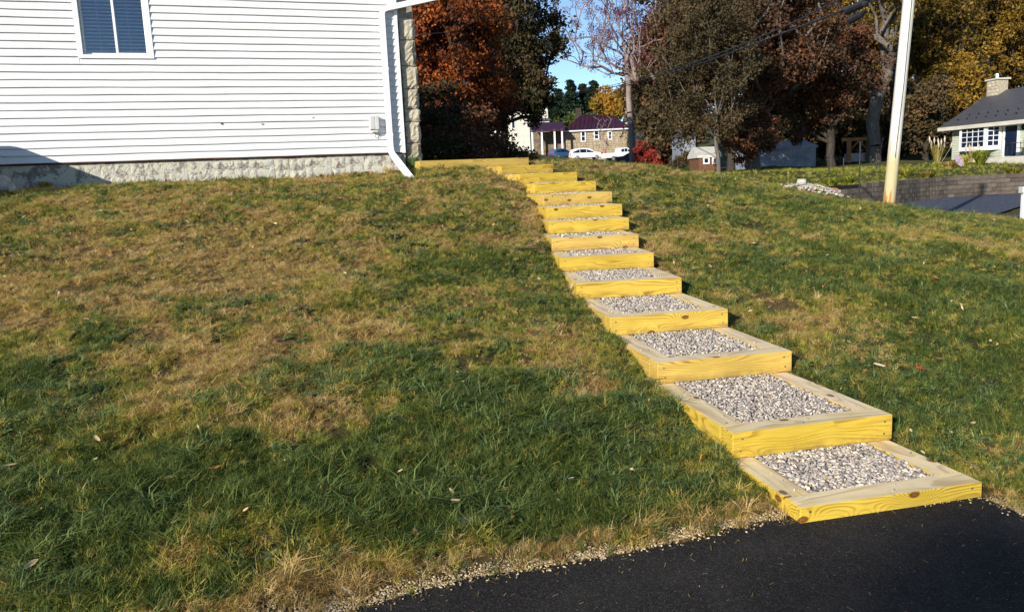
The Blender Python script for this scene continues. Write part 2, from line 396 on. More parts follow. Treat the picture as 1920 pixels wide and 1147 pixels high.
M['pole'] = pole_mat()
def paint(name, c): return simple(name, c, .28, .04, 2, spec=.6)
M['car_white'] = paint('car_paint_white', (.80, .81, .83)); M['car_blue'] = paint('car_paint_blue', (.03, .09, .20)); M['car_navy'] = paint('car_paint_navy', (.025, .030, .055))
M['tyre'] = simple('tyre', (.02, .02, .02), .8); M['rim'] = simple('alloy_rim', (.5, .5, .52), .35, metal=.6)
M['red_lamp'] = simple('red_lamp', (.55, .02, .02), .3); M['clear_lamp'] = simple('clear_lamp', (.7, .7, .7), .2)
M['pampas'] = simple('pampas_plume', (.52, .44, .33), .9, .15); M['concrete'] = simple('pale_concrete', (.55, .52, .46), .85, .1, 3)
M['lavender'] = simple('faded_cloth', (.45, .33, .45), .8)

# ------------------------------------------------------------------ terrain
Wd = .933; RISE = .14
ST = [(1.218, 3.303, .212), (1.099, 3.933, .209), (.906, 4.956, .184), (.728, 5.881, .155), (.564, 6.841, .095), (.482, 7.738, .080),
      (.448, 8.394, .098), (.454, 9.060, .117), (.457, 9.520, .164), (.449, 10.138, .253), (.375, 11.080, .326), (.192, 11.640, .397), (-.072, 12.474, .486)]
zs = lambda k: .07 + RISE * k
EDGE = [(-9.0, .0), (-6.0, .95), (-2.5, 2.12), (-.68, 2.734), (-.256, 2.921), (.486, 3.122), (1.196, 3.377), (2.126, 3.489), (2.19, 3.27), (2.34, 2.4), (2.5, .5), (2.7, -3)]
cp = []
for k, (x, y, th) in enumerate(ST):
    z = zs(k) - (.13 if k else .07)
    c_, s_ = math.cos(th), math.sin(th)
    cp += [(x - .12 * c_, y - .12 * s_, z), (x + (Wd + .12) * c_, y + (Wd + .12) * s_, z - .03)]
for x, y in EDGE: cp.append((x, y, -.012))
cp += [(0, 1.2, -.03), (1.2, 1.8, -.03), (1.2, .5, -.03), (-3, .3, -.03), (-1, -3, -.03), (1.5, -3, -.03), (-7, -3, -.03)]
gt = [(0.6, .11), (1.5, .28), (2.5, .45), (3.5, .60), (4.4, .74), (5.2, .90), (6.1, 1.08), (7, 1.28), (8, 1.47), (9, 1.66)]
for t_, z in gt:                                         # the lawn bank left of the steps
    for s_ in (-7.5, -5, -2.8, -1.2, .0):
        x = -.68 + s_ * .946 - t_ * .324; y = 2.734 + s_ * .324 + t_ * .946
        if x < -.15 * 0 + .25 and y < 11.2 - .36 * (-6.9 - x) * -1 * 0 + (0 if x < -3 else .6): cp.append((x, y, z))
cp += [(-6.9, 11.05, 1.63), (-5.14, 11.68, 1.67), (-4.3, 11.98, 1.67), (-2.87, 12.5, 1.70), (-1.8, 12.9, 1.73), (-1.35, 12.9, 1.74), (-9.5, 10.1, 1.62), (-9, 16, 1.78), (-4, 18, 1.78), (-14, 9, 1.4)]
cp += [(-1.0, 13.0, 1.78), (-.3, 13.4, 1.78), (.5, 14.1, 1.80), (.95, 14, 1.80), (2.23, 13.5, 1.70), (1.8, 12.4, 1.52), (3.43, 13.3, 1.43)]
for px, py, Y in ((1500, 367, 14), (1700, 402, 14.5), (1920, 428, 13.5), (1600, 385, 14.3)): cp.append(tuple(at(px, py, Y)))
cp += [(3.0, 10, .97), (3.4, 7, .60), (3.4, 5, .26), (3.3, 3.6, .06), (3.6, 2, .02), (3.8, -2, .0), (5, 10, .80), (5.5, 7, .47), (5.5, 5, .24), (5.5, 3, .06), (8, 8, .42), (8, 5, .2), (9, 2, .05), (11, 11, .42), (14, 6, .1), (12, -3, 0)]
cp += [(2.4, 16, 1.55), (3.6, 16, 1.20), (5, 17, .85), (7, 17.5, .50), (10, 17, .15), (13, 17, .05), (1, 17, 1.7), (-1, 20, 1.7), (3, 21, 1.2), (6, 22, .7)]
cp += [(10, 22, .02), (14, 24, 0), (18, 27, 0), (22, 32, 0), (26, 33, 0), (20, 20, 0), (30, 25, 0), (30, 10, 0), (17.5, 31, 0), (14.5, 28, 0)]
cp += [(8, 27, .86), (10.2, 27.5, .92), (7, 35, 1.1), (10.5, 40, 1.36), (14, 40, 1.36), (15.4, 45, 1.40), (17, 38, 1.0), (21, 40, 1.1), (3, 40, 1.2), (-5, 40, 1.8), (-15, 40, 2), (-20, 20, 1.8)]
cp += [(27, 42, 1.15), (31, 49, 1.55), (40, 50, 1.6), (25, 52, 1.7), (35, 60, 2.0), (45, 35, .8), (18, 55, 1.7), (10, 60, 1.8), (0, 60, 2.1)]
cp += [(8, 90, 2.8), (16, 98, 3.05), (12, 110, 3.7), (12.5, 125, 4.2), (8, 140, 4.5), (0, 110, 3.9), (-10, 80, 3), (-20, 110, 4), (28, 85, 2.8), (35, 100, 3.6), (25, 140, 5), (60, 90, 4), (60, 50, 2), (90, 120, 10), (0, 190, 9), (50, 190, 12), (-60, 100, 4), (-60, 30, 1), (-60, 190, 10), (110, 200, 16), (100, 10, 0), (0, -40, 0), (60, -30, 0), (-60, -30, 0)]
cp = np.array([tuple(map(float, p)) for p in cp])
def _k(r): return r * r * np.log(r + 1e-6) * .02 + r * 1.0
_d = np.linalg.norm(cp[:, None, :2] - cp[None, :, :2], axis=2)
_n = len(cp); _A = np.zeros((_n + 3, _n + 3)); _A[:_n, :_n] = _k(_d) + np.eye(_n) * -.04
_A[:_n, _n] = 1; _A[:_n, _n + 1:] = cp[:, :2]; _A[_n, :_n] = 1; _A[_n + 1:, :_n] = cp[:, :2].T
_w = np.linalg.solve(_A, np.concatenate([cp[:, 2], [0, 0, 0]]))
def inpoly(P, poly):
    x, y = P[:, 0], P[:, 1]; ins = np.zeros(len(P), bool); n = len(poly)
    for i in range(n):
        x1, y1 = poly[i]; x2, y2 = poly[(i + 1) % n]
        c = ((y1 > y) != (y2 > y)) & (x < (x2 - x1) * (y - y1) / ((y2 - y1) if y2 != y1 else 1e-9) + x1)
        ins ^= c
    return ins
def segdist(P, poly, closed=False):
    best = np.full(len(P), 1e9); n = len(poly)
    for i in range(n if closed else n - 1):
        a = np.array(poly[i]); b = np.array(poly[(i + 1) % n]); ab = b - a
        t = np.clip(((P - a) @ ab) / (ab @ ab), 0, 1); best = np.minimum(best, np.linalg.norm(P - (a + t[:, None] * ab), axis=1))
    return best
def vnoise(P, s, seed=0):
    """smooth value noise on 2-D points"""
    q = P * s + seed * 17.3; i = np.floor(q).astype(np.int64); f = q - i; f = f * f * (3 - 2 * f)
    def h(a, b):
        n = (a * 374761393 + b * 668265263 + seed * 1442695) & 0x7fffffff; n = ((n ^ (n >> 13)) * 1274126177) & 0x7fffffff
        return ((n ^ (n >> 16)) & 0xffff) / 65535.0
    a, b = i[:, 0], i[:, 1]
    return (h(a, b) * (1 - f[:, 0]) + h(a + 1, b) * f[:, 0]) * (1 - f[:, 1]) + (h(a, b + 1) * (1 - f[:, 0]) + h(a + 1, b + 1) * f[:, 0]) * f[:, 1]
def z0(px, py, z=0.0):
    d = fwd + RV * (px - 960) / FPX + UV * (573.5 - py) / FPX; q = EYE + d * (z - H) / d[2]; return (float(q[0]), float(q[1]))
WP = [(11.4, 28.6), (13.0, 29.6), (14.96, 31.0), (16.6, 32.6), (18.5, 33.9), (20.5, 34.5), (22.3, 34.75), (25, 34.9), (40, 34.0)]
WPn = np.array(WP)
ROAD = [(11.2, 27.6), (13.2, 29.2), (15.1, 30.6), (16.8, 32.2), (18.6, 33.55), (20.5, 34.15), (22.3, 34.45), (25, 34.6), (40, 33.7), (40, 27), z0(1925, 383), z0(1862, 404), (14.2, 21.0), (10.2, 20.0)]
DRIVE = EDGE + [(2.7, -6), (-9, -6)]
STEPPOLY = []
for k, (x, y, th) in enumerate(ST):
    c_, s_ = math.cos(th), math.sin(th)
    if k < 12: L_ = math.hypot(ST[k + 1][0] - x, ST[k + 1][1] - y) + .25
    else: L_ = 1.2
    STEPPOLY.append([(x, y), (x + Wd * c_, y + Wd * s_), (x + Wd * c_ - L_ * s_, y + Wd * s_ + L_ * c_), (x - L_ * s_, y + L_ * c_)])
LAND = [(-1.35, 12.75), (.39, 13.62), (-.21, 14.82), (-1.30, 14.3)]
STEPPOLY.append(LAND)
def hz(P):
    P = np.asarray(P, float); out = np.zeros(len(P))
    for i in range(0, len(P), 20000):
        q = P[i:i + 20000]; d = np.linalg.norm(q[:, None, :] - cp[None, :, :2], axis=2)
        out[i:i + 20000] = _k(d) @ _w[:_n] + _w[_n] + q @ _w[_n + 1:]
    dd = np.linalg.norm(P, axis=1)
    lump = (vnoise(P, 1.7, 1) - .5) * .06 + (vnoise(P, 4.5, 2) - .5) * .050 + (vnoise(P, 9.5, 21) - .5) * .030
    ind = inpoly(P, DRIVE); ed = segdist(P, EDGE)
    fade = np.clip(ed / .8, 0, 1) * np.where(dd < 40, 1, 0)
    out = out + lump * fade
    out = np.where(ind, np.minimum(out, -.03), out)
    out = np.where(inpoly(P, ROAD), np.minimum(out, -.02), out)
    bh = (P[:, 0] > 11.2) & (P[:, 0] < 41) & (P[:, 1] < 40); wy = np.interp(P[:, 0], WPn[:, 0], WPn[:, 1])
    out = np.where(bh & (P[:, 1] > wy + .5), np.maximum(out, .70), np.where(bh & (P[:, 1] > wy - 3.0) & (P[:, 1] <= wy + .1), np.minimum(out, -.02), out))
    for k, poly in enumerate(STEPPOLY):
        ins = inpoly(P, poly)
        out = np.where(ins, np.minimum(out, (zs(k) if k < 13 else 1.89) - .10), out)
    return out
def gz(x, y): return float(hz(np.array([[x, y]]))[0])

# brown / green character of the lawn, as places in the yard (world x, y, radius x, radius y, amount)
def lawn_pt(px, py):
    """ground point on the lawn under a photo pixel (marching the sight line)"""
    d = fwd + RV * (px - 960) / FPX + UV * (573.5 - py) / FPX
    t = np.linspace(2.2, 30, 1400); P = EYE + d[None] * t[:, None]
    h = hz(P[:, :2]); i = np.argmax(P[:, 2] < h)
    return P[i]
DRYS = [(600, 480, 1.1, 1.1, .55), (450, 560, 1.0, .8, .35), (250, 480, 1.3, .9, .25), (600, 640, .7, .6, .4), (560, 740, .6, .4, .35), (590, 800, .35, .2, .55), (800, 640, .3, .2, .55),
        (100, 560, .9, .8, .3), (1090, 680, .25, .3, .7), (1110, 730, .2, .2, .9), (1075, 632, .25, .2, .7), (1215, 820, .13, .12, .9), (1250, 945, .12, .06, .7), (990, 400, .35, 1.0, .55),
        (1270, 440, .6, .4, .45), (1560, 660, .6, .25, .25), (1470, 580, .6, .4, .18), (1740, 700, .3, .2, .45), (1860, 840, .15, .15, .8), (1170, 315, .7, .5, .9), (1300, 390, .5, .4, .2), (1650, 440, 1.5, .8, .15),
        (950, 350, .6, .5, .3), (600, 1090, .3, .15, .25), (800, 1040, .25, .12, .3), (300, 380, 2.4, .8, .22), (1600, 600, .5, .4, .15), (300, 660, .5, .5, .3)]
LUSH = [(900, 500, .6, .8, .5), (860, 640, .6, .7, .45), (900, 800, .7, .7, .6), (1100, 850, .5, .5, .6), (1030, 560, .25, .8, .5), (100, 930, .9, .5, .8), (400, 930, .9, .3, .7), (800, 930, .9, .4, .7),
        (80, 760, .5, .5, .5), (1150, 960, .8, .3, .6), (1750, 760, .8, .4, .6), (1850, 680, .8, .6, .5), (1700, 480, 1.0, .8, .3), (1200, 770, .3, .4, .6), (60, 1080, .6, .4, .8), (960, 1060, .6, .2, .4), (1880, 560, .8, .6, .35), (1400, 360, 1.5, 1.5, .3), (1150, 303, 1.6, .7, .5), (1500, 480, 2.0, 1.5, .18), (1800, 560, 1.5, 1.5, .12)]
_dr = [(*lawn_pt(p[0], p[1])[:2], *p[2:]) for p in DRYS]; _lu = [(*lawn_pt(p[0], p[1])[:2], *p[2:]) for p in LUSH]
def dryness(P):
    b = .44 + (vnoise(P, 1.3, 3) - .5) * .5 + (vnoise(P, 3.6, 4) - .5) * .65 + (vnoise(P, 9, 5) - .5) * .65 + (vnoise(P, 22, 25) - .5) * .5
    b = b - .10 * np.clip((P[:, 0] - 1.2) / 1.5, 0, 1)
    for x, y, a, c, w in _dr: b += .72 * w * np.exp(-(((P[:, 0] - x) / a) ** 2 + ((P[:, 1] - y) / c) ** 2))
    for x, y, a, c, w in _lu: b -= .8 * w * np.exp(-(((P[:, 0] - x) / a) ** 2 + ((P[:, 1] - y) / c) ** 2))
    return b

def grid_ground():
    xs = np.concatenate([np.linspace(-260, -12, 32)[:-1], np.linspace(-12, 15, 271)[:-1], np.linspace(15, 42, 110)[:-1], np.linspace(42, 60, 20)[:-1], np.linspace(60, 320, 30)])
    ys = np.concatenate([np.linspace(-60, -2, 12)[:-1], np.linspace(-2, 17, 191)[:-1], np.linspace(17, 42, 140)[:-1], np.linspace(42, 60, 30)[:-1], np.linspace(60, 210, 60)[:-1], np.linspace(210, 900, 16)])
    X, Y = np.meshgrid(xs, ys); P = np.stack([X.ravel(), Y.ravel()], 1)
    z = hz(np.clip(P, [-60, -40], [110, 200]))
    z = z + np.clip(P[:, 1] - 200, 0, None) * .03
    V = np.column_stack([P, z]); nx = len(xs); i, j = np.meshgrid(np.arange(nx - 1), np.arange(len(ys) - 1))
    a = (j * nx + i).ravel(); F = np.stack([a, a + 1, a + nx + 1, a + nx], 1)
    o = npmesh('ground', V, F, M['ground'], smooth=True)
    at_ = o.data.attributes.new('dry', 'FLOAT', 'POINT'); at_.data.foreach_set('value', np.clip(dryness(P) + np.clip(1.3 - segdist(P, EDGE) / .15, 0, 1), 0, 1).astype(np.float32))
    tag(o, kind='structure')
grid_ground()

# driveway under the camera: one slightly rolled sheet with a ragged edge
def driveway():
    pts = []
    poly = EDGE
    for (a, b) in zip(poly[:-1], poly[1:]):
        n = max(2, int(math.dist(a, b) / .03))
        for i in range(n):
            t = i / n; x = a[0] + (b[0] - a[0]) * t; y = a[1] + (b[1] - a[1]) * t
            pts.append((x, y))
    pts = np.array(pts); w = (vnoise(pts, 9, 6) - .5) * .05 + (vnoise(pts, 35, 7) - .5) * .02
    ins = ((pts[:, 0] > 1.17) & (pts[:, 0] < 2.14) & (pts[:, 1] > 3.3))
    pts[:, 1] += np.where(ins, .015, w); 
    m = MB(); n = len(pts)
    top = [(x, y, 0.0) for x, y in pts]; low = [(x, y + .01, -.05) for x, y in pts]
    m.add(top + low, [(i, i + 1, n + i + 1, n + i) for i in range(n - 1)])
    m.add(top + [(2.9, -6, 0), (-9, -6, 0)], [tuple(range(n + 2))])
    o = m.build('driveway', M['asphalt']); tag(o, kind='structure')
driveway()

# ------------------------------------------------------------------ timber steps
def timber(name, L, w, parent, loc, rz, mat=('wood', 'wood_top'), h=.14):
    m = MB(); m.box(0, L, 0, w, 0, h)
    o = m.build(name, [M[q] for q in mat], parent, bevel=.004)
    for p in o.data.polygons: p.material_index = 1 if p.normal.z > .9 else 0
    o.location = loc; o.rotation_euler = (0, 0, rz); return o
ico_v = []; _t = (1 + 5 ** .5) / 2
for a in (-1, 1):
    for b in (-_t, _t): ico_v += [(0, a, b), (a, b, 0), (b, 0, a)]
ico_v = np.array(ico_v) / math.hypot(1, _t)
_bm = bmesh.new(); [_bm.verts.new(v) for v in ico_v]; _h = bmesh.ops.convex_hull(_bm, input=_bm.verts); _bm.verts.index_update()
ico_f = np.array([[v.index for v in f.verts] for f in _bm.faces]); _bm.free()
def rot_rand(n, tilt=None):
    q = rng.normal(size=(n, 4)); q /= np.linalg.norm(q, axis=1)[:, None]; w, x, y, z = q.T
    return np.stack([1 - 2 * (y * y + z * z), 2 * (x * y - z * w), 2 * (x * z + y * w), 2 * (x * y + z * w), 1 - 2 * (x * x + z * z), 2 * (y * z - x * w), 2 * (x * z - y * w), 2 * (y * z + x * w), 1 - 2 * (x * x + y * y)], 1).reshape(n, 3, 3)
def stones(P, rad, mat, name, parent=None, flat=.7):
    n = len(P); v = ico_v[None] * (1 + rng.uniform(-.38, .38, (n, 12, 1)))
    s = rad[:, None] * np.stack([rng.uniform(.9, 1.6, n), rng.uniform(.6, 1.05, n), rng.uniform(.35, .7, n)], 1)
    v = v * s[:, None, :]; v = np.einsum('nij,nkj->nki', rot_rand(n), v) * np.array([1, 1, flat])
    V = (v + P[:, None, :]).reshape(-1, 3); F = (ico_f[None] + (np.arange(n) * 12)[:, None, None]).reshape(-1, 3)
    return npmesh(name, V, F, mat, parent)
_m = MB(); _m.tube([(0, 0, 0), (0, -.003, 0)], .0055, 8); _o = _m.build('screw', M['screw']); SCREW = _o.data; D.objects.remove(_o)
NTH = ['lowest', 'second', 'third', 'fourth', 'fifth', 'sixth', 'seventh', 'eighth', 'ninth', 'tenth', 'eleventh', 'twelfth', 'thirteenth']
GS = 'timber box steps climbing the lawn'
for k, (x, y, th) in enumerate(ST):
    extra = {0: 'half buried at the edge of the black driveway', 1: 'with dark knots near its front corners', 3: 'with a round knot right of centre', 4: 'with a large dark knot left of centre',
             6: 'with a reddish knot near its right end'}.get(k, 'counted from the black driveway')
    lab = f'{NTH[k]} yellow timber step from the bottom, {extra}' if k else f'lowest yellow timber step, {extra}'
    e = empty('timber_step', (x, y, zs(k) - .14), lab, 'step', GS, th)
    th2 = ST[min(k + 1, 12)]
    dx, dy = (th2[0] - x, th2[1] - y) if k < 12 else (-.3, 1.0)
    nxt = -math.sin(th) * dx + math.cos(th) * dy
    L = nxt + (.22 if k < 12 else .3)
    ft = timber('front_timber', Wd, .14, e, (0, 0, 0), 0)
    timber('side_timber', L - .14, .136, e, (.1365, .1415, 0), math.pi / 2, h=.139)
    timber('side_timber', L - .14, .136, e, (Wd - .0005, .1415, 0), math.pi / 2, h=.139)
    for sx in (.05, Wd - .05):
        for sz in ((.105, .04) if k else (.118,)):
            sco = D.objects.new('screw', SCREW); C.objects.link(sco); sco.parent = ft; sco.location = (sx + random.uniform(-.01, .01), -.0005, sz)
    m = MB(); m.box(.137, Wd - .137, .141, L - .01, .02, .128); m.build('gravel_bed', M['gravel_bed'], e)
    n = int((620, 800, 620, 560, 520, 360, 300, 240, 200, 220, 220, 160, 160)[k] * (4.4 if k < 5 else 2.8) * 1.15)
    P = np.column_stack([rng.uniform(.145, Wd - .145, n), rng.uniform(.145, L - .04, n), .132 + rng.uniform(-.007, .008, n)])
    rad = rng.uniform(.0068, .0128, n) * (1.2 if k < 1 else 1.0) * (1 if k < 5 else 1.2)
    tag(stones(P, rad, M['gravel'], 'gravel_fill', e), kind='stuff')
# landing at the top, running across towards the stone pier
e = empty('timber_landing', (-1.35, 12.75, 1.75), 'long yellow timber landing at the top, from the stone pier to the stairs', 'landing', None, math.atan2(.87, 1.74))
ll = math.hypot(.87, 1.74)
timber('front_timber', ll, .14, e, (0, 0, 0), 0)
timber('side_timber', 1.2, .136, e, (ll - .0005, .1415, 0), math.pi / 2, h=.139)
timber('side_timber', 1.2, .136, e, (.1365, .1415, 0), math.pi / 2, h=.139)
timber('back_timber', ll, .14, e, (0, 1.345, 0), 0)
m = MB(); m.box(.137, ll - .137, .141, 1.34, .02, .112); m.build('gravel_bed', M['gravel_bed'], e)
n = 900; P = np.column_stack([rng.uniform(.145, ll - .145, n), rng.uniform(.145, 1.33, n), .118 + rng.uniform(-.008, .012, n)])
tag(stones(P, rng.uniform(.012, .02, n), M['gravel'], 'gravel_fill', e), kind='stuff')
# short return timber filling the gap left of the twelfth step
# ------------------------------------------------------------------ grass
def tuft(name, mat, nb, h, w, spread, lean, curl, flat=0.0):
    V = []; F = []; b = 0
    for i in range(nb):
        a = rng.uniform(0, 2 * math.pi); r_ = spread * math.sqrt(rng.uniform()); bx, by = r_ * math.cos(a), r_ * math.sin(a)
        az = rng.uniform(0, 2 * math.pi); hh = h * rng.uniform(.55, 1.15); ln = lean * rng.uniform(.3, 1.4); ww = w * rng.uniform(.7, 1.2)
        dx, dy = math.cos(az), math.sin(az); tx, ty = -dy * ww / 2, dx * ww / 2
        p1 = (bx + dx * hh * ln * .35, by + dy * hh * ln * .35, hh * .55 * (1 - flat)); p2 = (bx + dx * hh * (ln + curl), by + dy * hh * (ln + curl), hh * (1 - curl * .5) * (1 - flat))
        V += [(bx - tx, by - ty, -.004), (bx + tx, by + ty, -.004), (p1[0] - tx * .8, p1[1] - ty * .8, p1[2]), (p1[0] + tx * .8, p1[1] + ty * .8, p1[2]), p2]
        F += [(b, b + 1, b + 3), (b, b + 3, b + 2), (b + 2, b + 3, b + 4)]; b += 5
    return npmesh(name, np.array(V), np.array(F), mat, link=False)
def rosette(name, mat, nl, L, w):
    V = []; F = []; b = 0
    for i in range(nl):
        az = 2 * math.pi * i / nl + rng.uniform(-.4, .4); l = L * rng.uniform(.6, 1.2); ww = w * rng.uniform(.7, 1.2); dx, dy = math.cos(az), math.sin(az); px_, py_ = -dy, dx
        up = rng.uniform(.15, .8)
        for t_, hw, zz in ((0, .15, 0), (.35, .8, .35 * up), (.7, 1, .55 * up), (1, .08, .45 * up)):
            V += [(dx * l * t_ + px_ * hw * ww / 2, dy * l * t_ + py_ * hw * ww / 2, l * zz), (dx * l * t_ - px_ * hw * ww / 2, dy * l * t_ - py_ * hw * ww / 2, l * zz)]
        for q in range(3): F += [(b + 2 * q, b + 2 * q + 1, b + 2 * q + 3), (b + 2 * q, b + 2 * q + 3, b + 2 * q + 2)]
        b += 8
    return npmesh(name, np.array(V), np.array(F), mat, link=False)
def tuft_set(name, objs):
    c = D.collections.new(name)
    for o in objs: c.objects.link(o)
    return c
def scatter(name, P, rot, scl, coll, nvar):
    me = D.meshes.new(name); me.vertices.add(len(P)); me.vertices.foreach_set('co', P.astype(np.float32).ravel())
    o = D.objects.new(name, me); C.objects.link(o)
    a = me.attributes.new('rot', 'FLOAT_VECTOR', 'POINT'); a.data.foreach_set('vector', rot.astype(np.float32).ravel())
    a = me.attributes.new('scl', 'FLOAT', 'POINT'); a.data.foreach_set('value', scl.astype(np.float32))
    a = me.attributes.new('idx', 'INT', 'POINT'); a.data.foreach_set('value', rng.integers(0, nvar, len(P)).astype(np.int32))
    ng = D.node_groups.new(name + '_nodes', 'GeometryNodeTree')
    ng.interface.new_socket('Geometry', in_out='INPUT', socket_type='NodeSocketGeometry'); ng.interface.new_socket('Geometry', in_out='OUTPUT', socket_type='NodeSocketGeometry')
    gi = ng.nodes.new('NodeGroupInput'); go = ng.nodes.new('NodeGroupOutput'); ip = ng.nodes.new('GeometryNodeInstanceOnPoints')
    ci = ng.nodes.new('GeometryNodeCollectionInfo'); ci.inputs['Collection'].default_value = coll; ci.inputs['Separate Children'].default_value = True; ci.inputs['Reset Children'].default_value = True
    def na(nm, dt):
        q = ng.nodes.new('GeometryNodeInputNamedAttribute'); q.data_type = dt; q.inputs['Name'].default_value = nm; return q.outputs['Attribute']
    L = ng.links.new
    L(gi.outputs[0], ip.inputs['Points']); L(ci.outputs[0], ip.inputs['Instance']); ip.inputs['Pick Instance'].default_value = True
    L(na('idx', 'INT'), ip.inputs['Instance Index']); L(na('rot', 'FLOAT_VECTOR'), ip.inputs['Rotation']); L(na('scl', 'FLOAT'), ip.inputs['Scale'])
    L(ip.outputs[0], go.inputs[0])
    md = o.modifiers.new('scatter', 'NODES'); md.node_group = ng
    return tag(o, kind='stuff')
def lawn():
    pts = []
    for y0, y1, dens in ((1.6, 3.6, 2900), (3.6, 5.2, 2500), (5.2, 7.5, 1900), (7.5, 10, 1300), (10, 13, 850), (13, 18, 450)):
        x0, x1 = -.85 * y1 - .8, .85 * y1 + .8
        n = int((x1 - x0) * (y1 - y0) * dens); pts.append(np.column_stack([rng.uniform(x0, x1, n), rng.uniform(y0, y1, n)]))
    P = np.concatenate(pts)
    keep = ~(inpoly(P, DRIVE))
    for poly in STEPPOLY: keep &= ~inpoly(P, poly)
    # the house stands here; nothing grows under it
    wl_ = 11.073 + (P[:, 0] + 6.849) * .3644
    keep &= ~((P[:, 1] > wl_ - .02) & (P[:, 0] < -1.35)) & ~((P[:, 0] < -1.3) & (P[:, 0] > -1.8) & (P[:, 1] > 12.95))
    P = P[keep]; z = hz(P); P3 = np.column_stack([P, z]); n = len(P)
    b = dryness(P) + .02 + rng.normal(0, .24, n); dd = np.linalg.norm(P, axis=1)
    ed = segdist(P, EDGE)
    dsteps = np.min([segdist(P, poly, True) for poly in STEPPOLY], axis=0)
    bare = (vnoise(P, 5, 9) * .7 + vnoise(P, 14, 19) * .3 < .22) | ((ed < .07) & (rng.uniform(size=n) < .8)) | ((ed < .14) & (rng.uniform(size=n) < .4))
    rot = np.column_stack([(vnoise(P, 2.3, 10) - .5) * .9 + rng.normal(0, .3, n), (vnoise(P, 2.3, 11) - .5) * .9 + rng.normal(0, .3, n), rng.uniform(0, 6.28, n)])
    hgt = .50 + .45 * vnoise(P, 2.2, 12) + .55 * vnoise(P, 8.5, 31) ** 1.5 + rng.normal(0, .14, n); hgt *= np.where((dd < 5.0) & (P[:, 0] < 1.2), 1.12, .95) * np.clip(dd / 10, 1, 1.25)
    cls = np.where(b > .60, 0, np.where(b > .40, 1, np.where(b > .14, 2, 3)))
    cls = np.where((ed < .19) & (rng.uniform(size=n) < .8), 0, cls)
    cls = np.where((rng.uniform(size=n) < .10) & (cls > 0), 1, cls)
    clump = vnoise(P, 3.3, 14) * .6 + vnoise(P, 9, 15) * .4; wd = (clump > .50) & (rng.uniform(size=n) < .36) & (b < .66) & (ed > .3)
    side = (P[:, 0] > np.interp(P[:, 1], [p[1] for p in ST], [p[0] + .45 for p in ST])) & (dsteps < .07) & (rng.uniform(size=n) < .75)
    bare = bare | side | ((vnoise(P, 7, 41) < .24) & (rng.uniform(size=n) < .7))
    cls = np.where(wd & ~side, 4, cls); cls = np.where(bare & (cls != 4), -1, cls)
    S = {0: ('dry_grass', [tuft(f'dry_tuft', M['grass_dry'], 22, .036, .0024, .022, 1.1, .5, .3) for _ in range(6)]),
         1: ('olive_grass', [tuft(f'olive_tuft', M['grass_olive'], 19, .040, .0026, .020, .9, .4, .15) for _ in range(5)]),
         2: ('green_grass', [tuft(f'green_tuft', M['grass_green'], 19, .041, .0026, .019, .8, .4, .1) for _ in range(6)]),
         3: ('lush_grass', [tuft(f'lush_tuft', M['grass_lush'], 20, .047, .0024, .021, .65, .45) for _ in range(6)]),
         4: ('lawn_weeds', [rosette('weed_rosette', M['weed'], 8, .050, .0155) for _ in range(9)] + [tuft('wide_blade_tuft', M['weed'], 7, .085, .0048, .012, 1.0, .6) for _ in range(3)])}
    for k_, (nm, objs) in S.items():
        s = cls == k_
        sc2 = hgt[s] * (1.0 if k_ != 3 else 1.0)
        r2 = rot[s] * (np.array([1, 1, 1]) if k_ != 4 else np.array([.4, .4, 1]))
        o = scatter(nm, P3[s], r2, np.clip(sc2 * (1.15 if k_ == 3 else 1.1 if k_ < 2 else 1.05), .35, 1.8), tuft_set(nm + '_tufts', objs), len(objs))
    return n
print('TUFTS', lawn())

# tan gravel and straw spilling along the driveway edge
def edge_spill():
    pts = []
    for (a, b) in zip(EDGE[1:-2], EDGE[2:-1]):
        L = math.dist(a, b); n = int(L * 1900); t = rng.uniform(size=n)
        ax, ay = a; dx, dy = (b[0] - a[0]) / L, (b[1] - a[1]) / L
        off = np.abs(rng.normal(0, .045, n)) * np.where(rng.uniform(size=n) < .06, -.6, 1) + .010
        pts.append(np.column_stack([ax + dx * L * t - dy * off, ay + dy * L * t + dx * off]))
    P = np.concatenate(pts); k = ~inpoly(P, STEPPOLY[0]); P = P[k]
    z = np.maximum(hz(P), np.where(inpoly(P, DRIVE), .0, -.02)) + .004
    tag(stones(np.column_stack([P, z]), rng.uniform(.0025, .0070, len(P)), M['tan_gravel'], 'edge_gravel'), kind='stuff')
    n = 900; i = rng.integers(0, len(P), n); q = P[i] + rng.normal(0, .05, (n, 2)); q[:, 1] -= np.abs(rng.normal(0, .03, n))
    m = int(110); q2 = np.column_stack([rng.uniform(-.6, 2.3, m), rng.uniform(2.2, 3.5, m)]); q = np.concatenate([q, q2])
    q = q[~inpoly(q, STEPPOLY[0])]; n = len(q)
    zz = np.where(inpoly(q, DRIVE), .004, hz(q) + .01); a = rng.uniform(0, 3.14, n); l = rng.uniform(.003, .013, n) * np.where(rng.uniform(size=n) < .08, 1.8, 1); w = .0012
    d = np.column_stack([np.cos(a) * l, np.sin(a) * l]); p = np.column_stack([-np.sin(a) * w, np.cos(a) * w])
    V = np.stack([np.column_stack([q - d - p, zz]), np.column_stack([q - d + p, zz]), np.column_stack([q + d + p, zz + .003]), np.column_stack([q + d - p, zz + .003])], 1).reshape(-1, 3)
    tag(npmesh('straw_bits', V, np.arange(4 * n).reshape(-1, 4), M['grass_dry']), kind='stuff')
edge_spill()

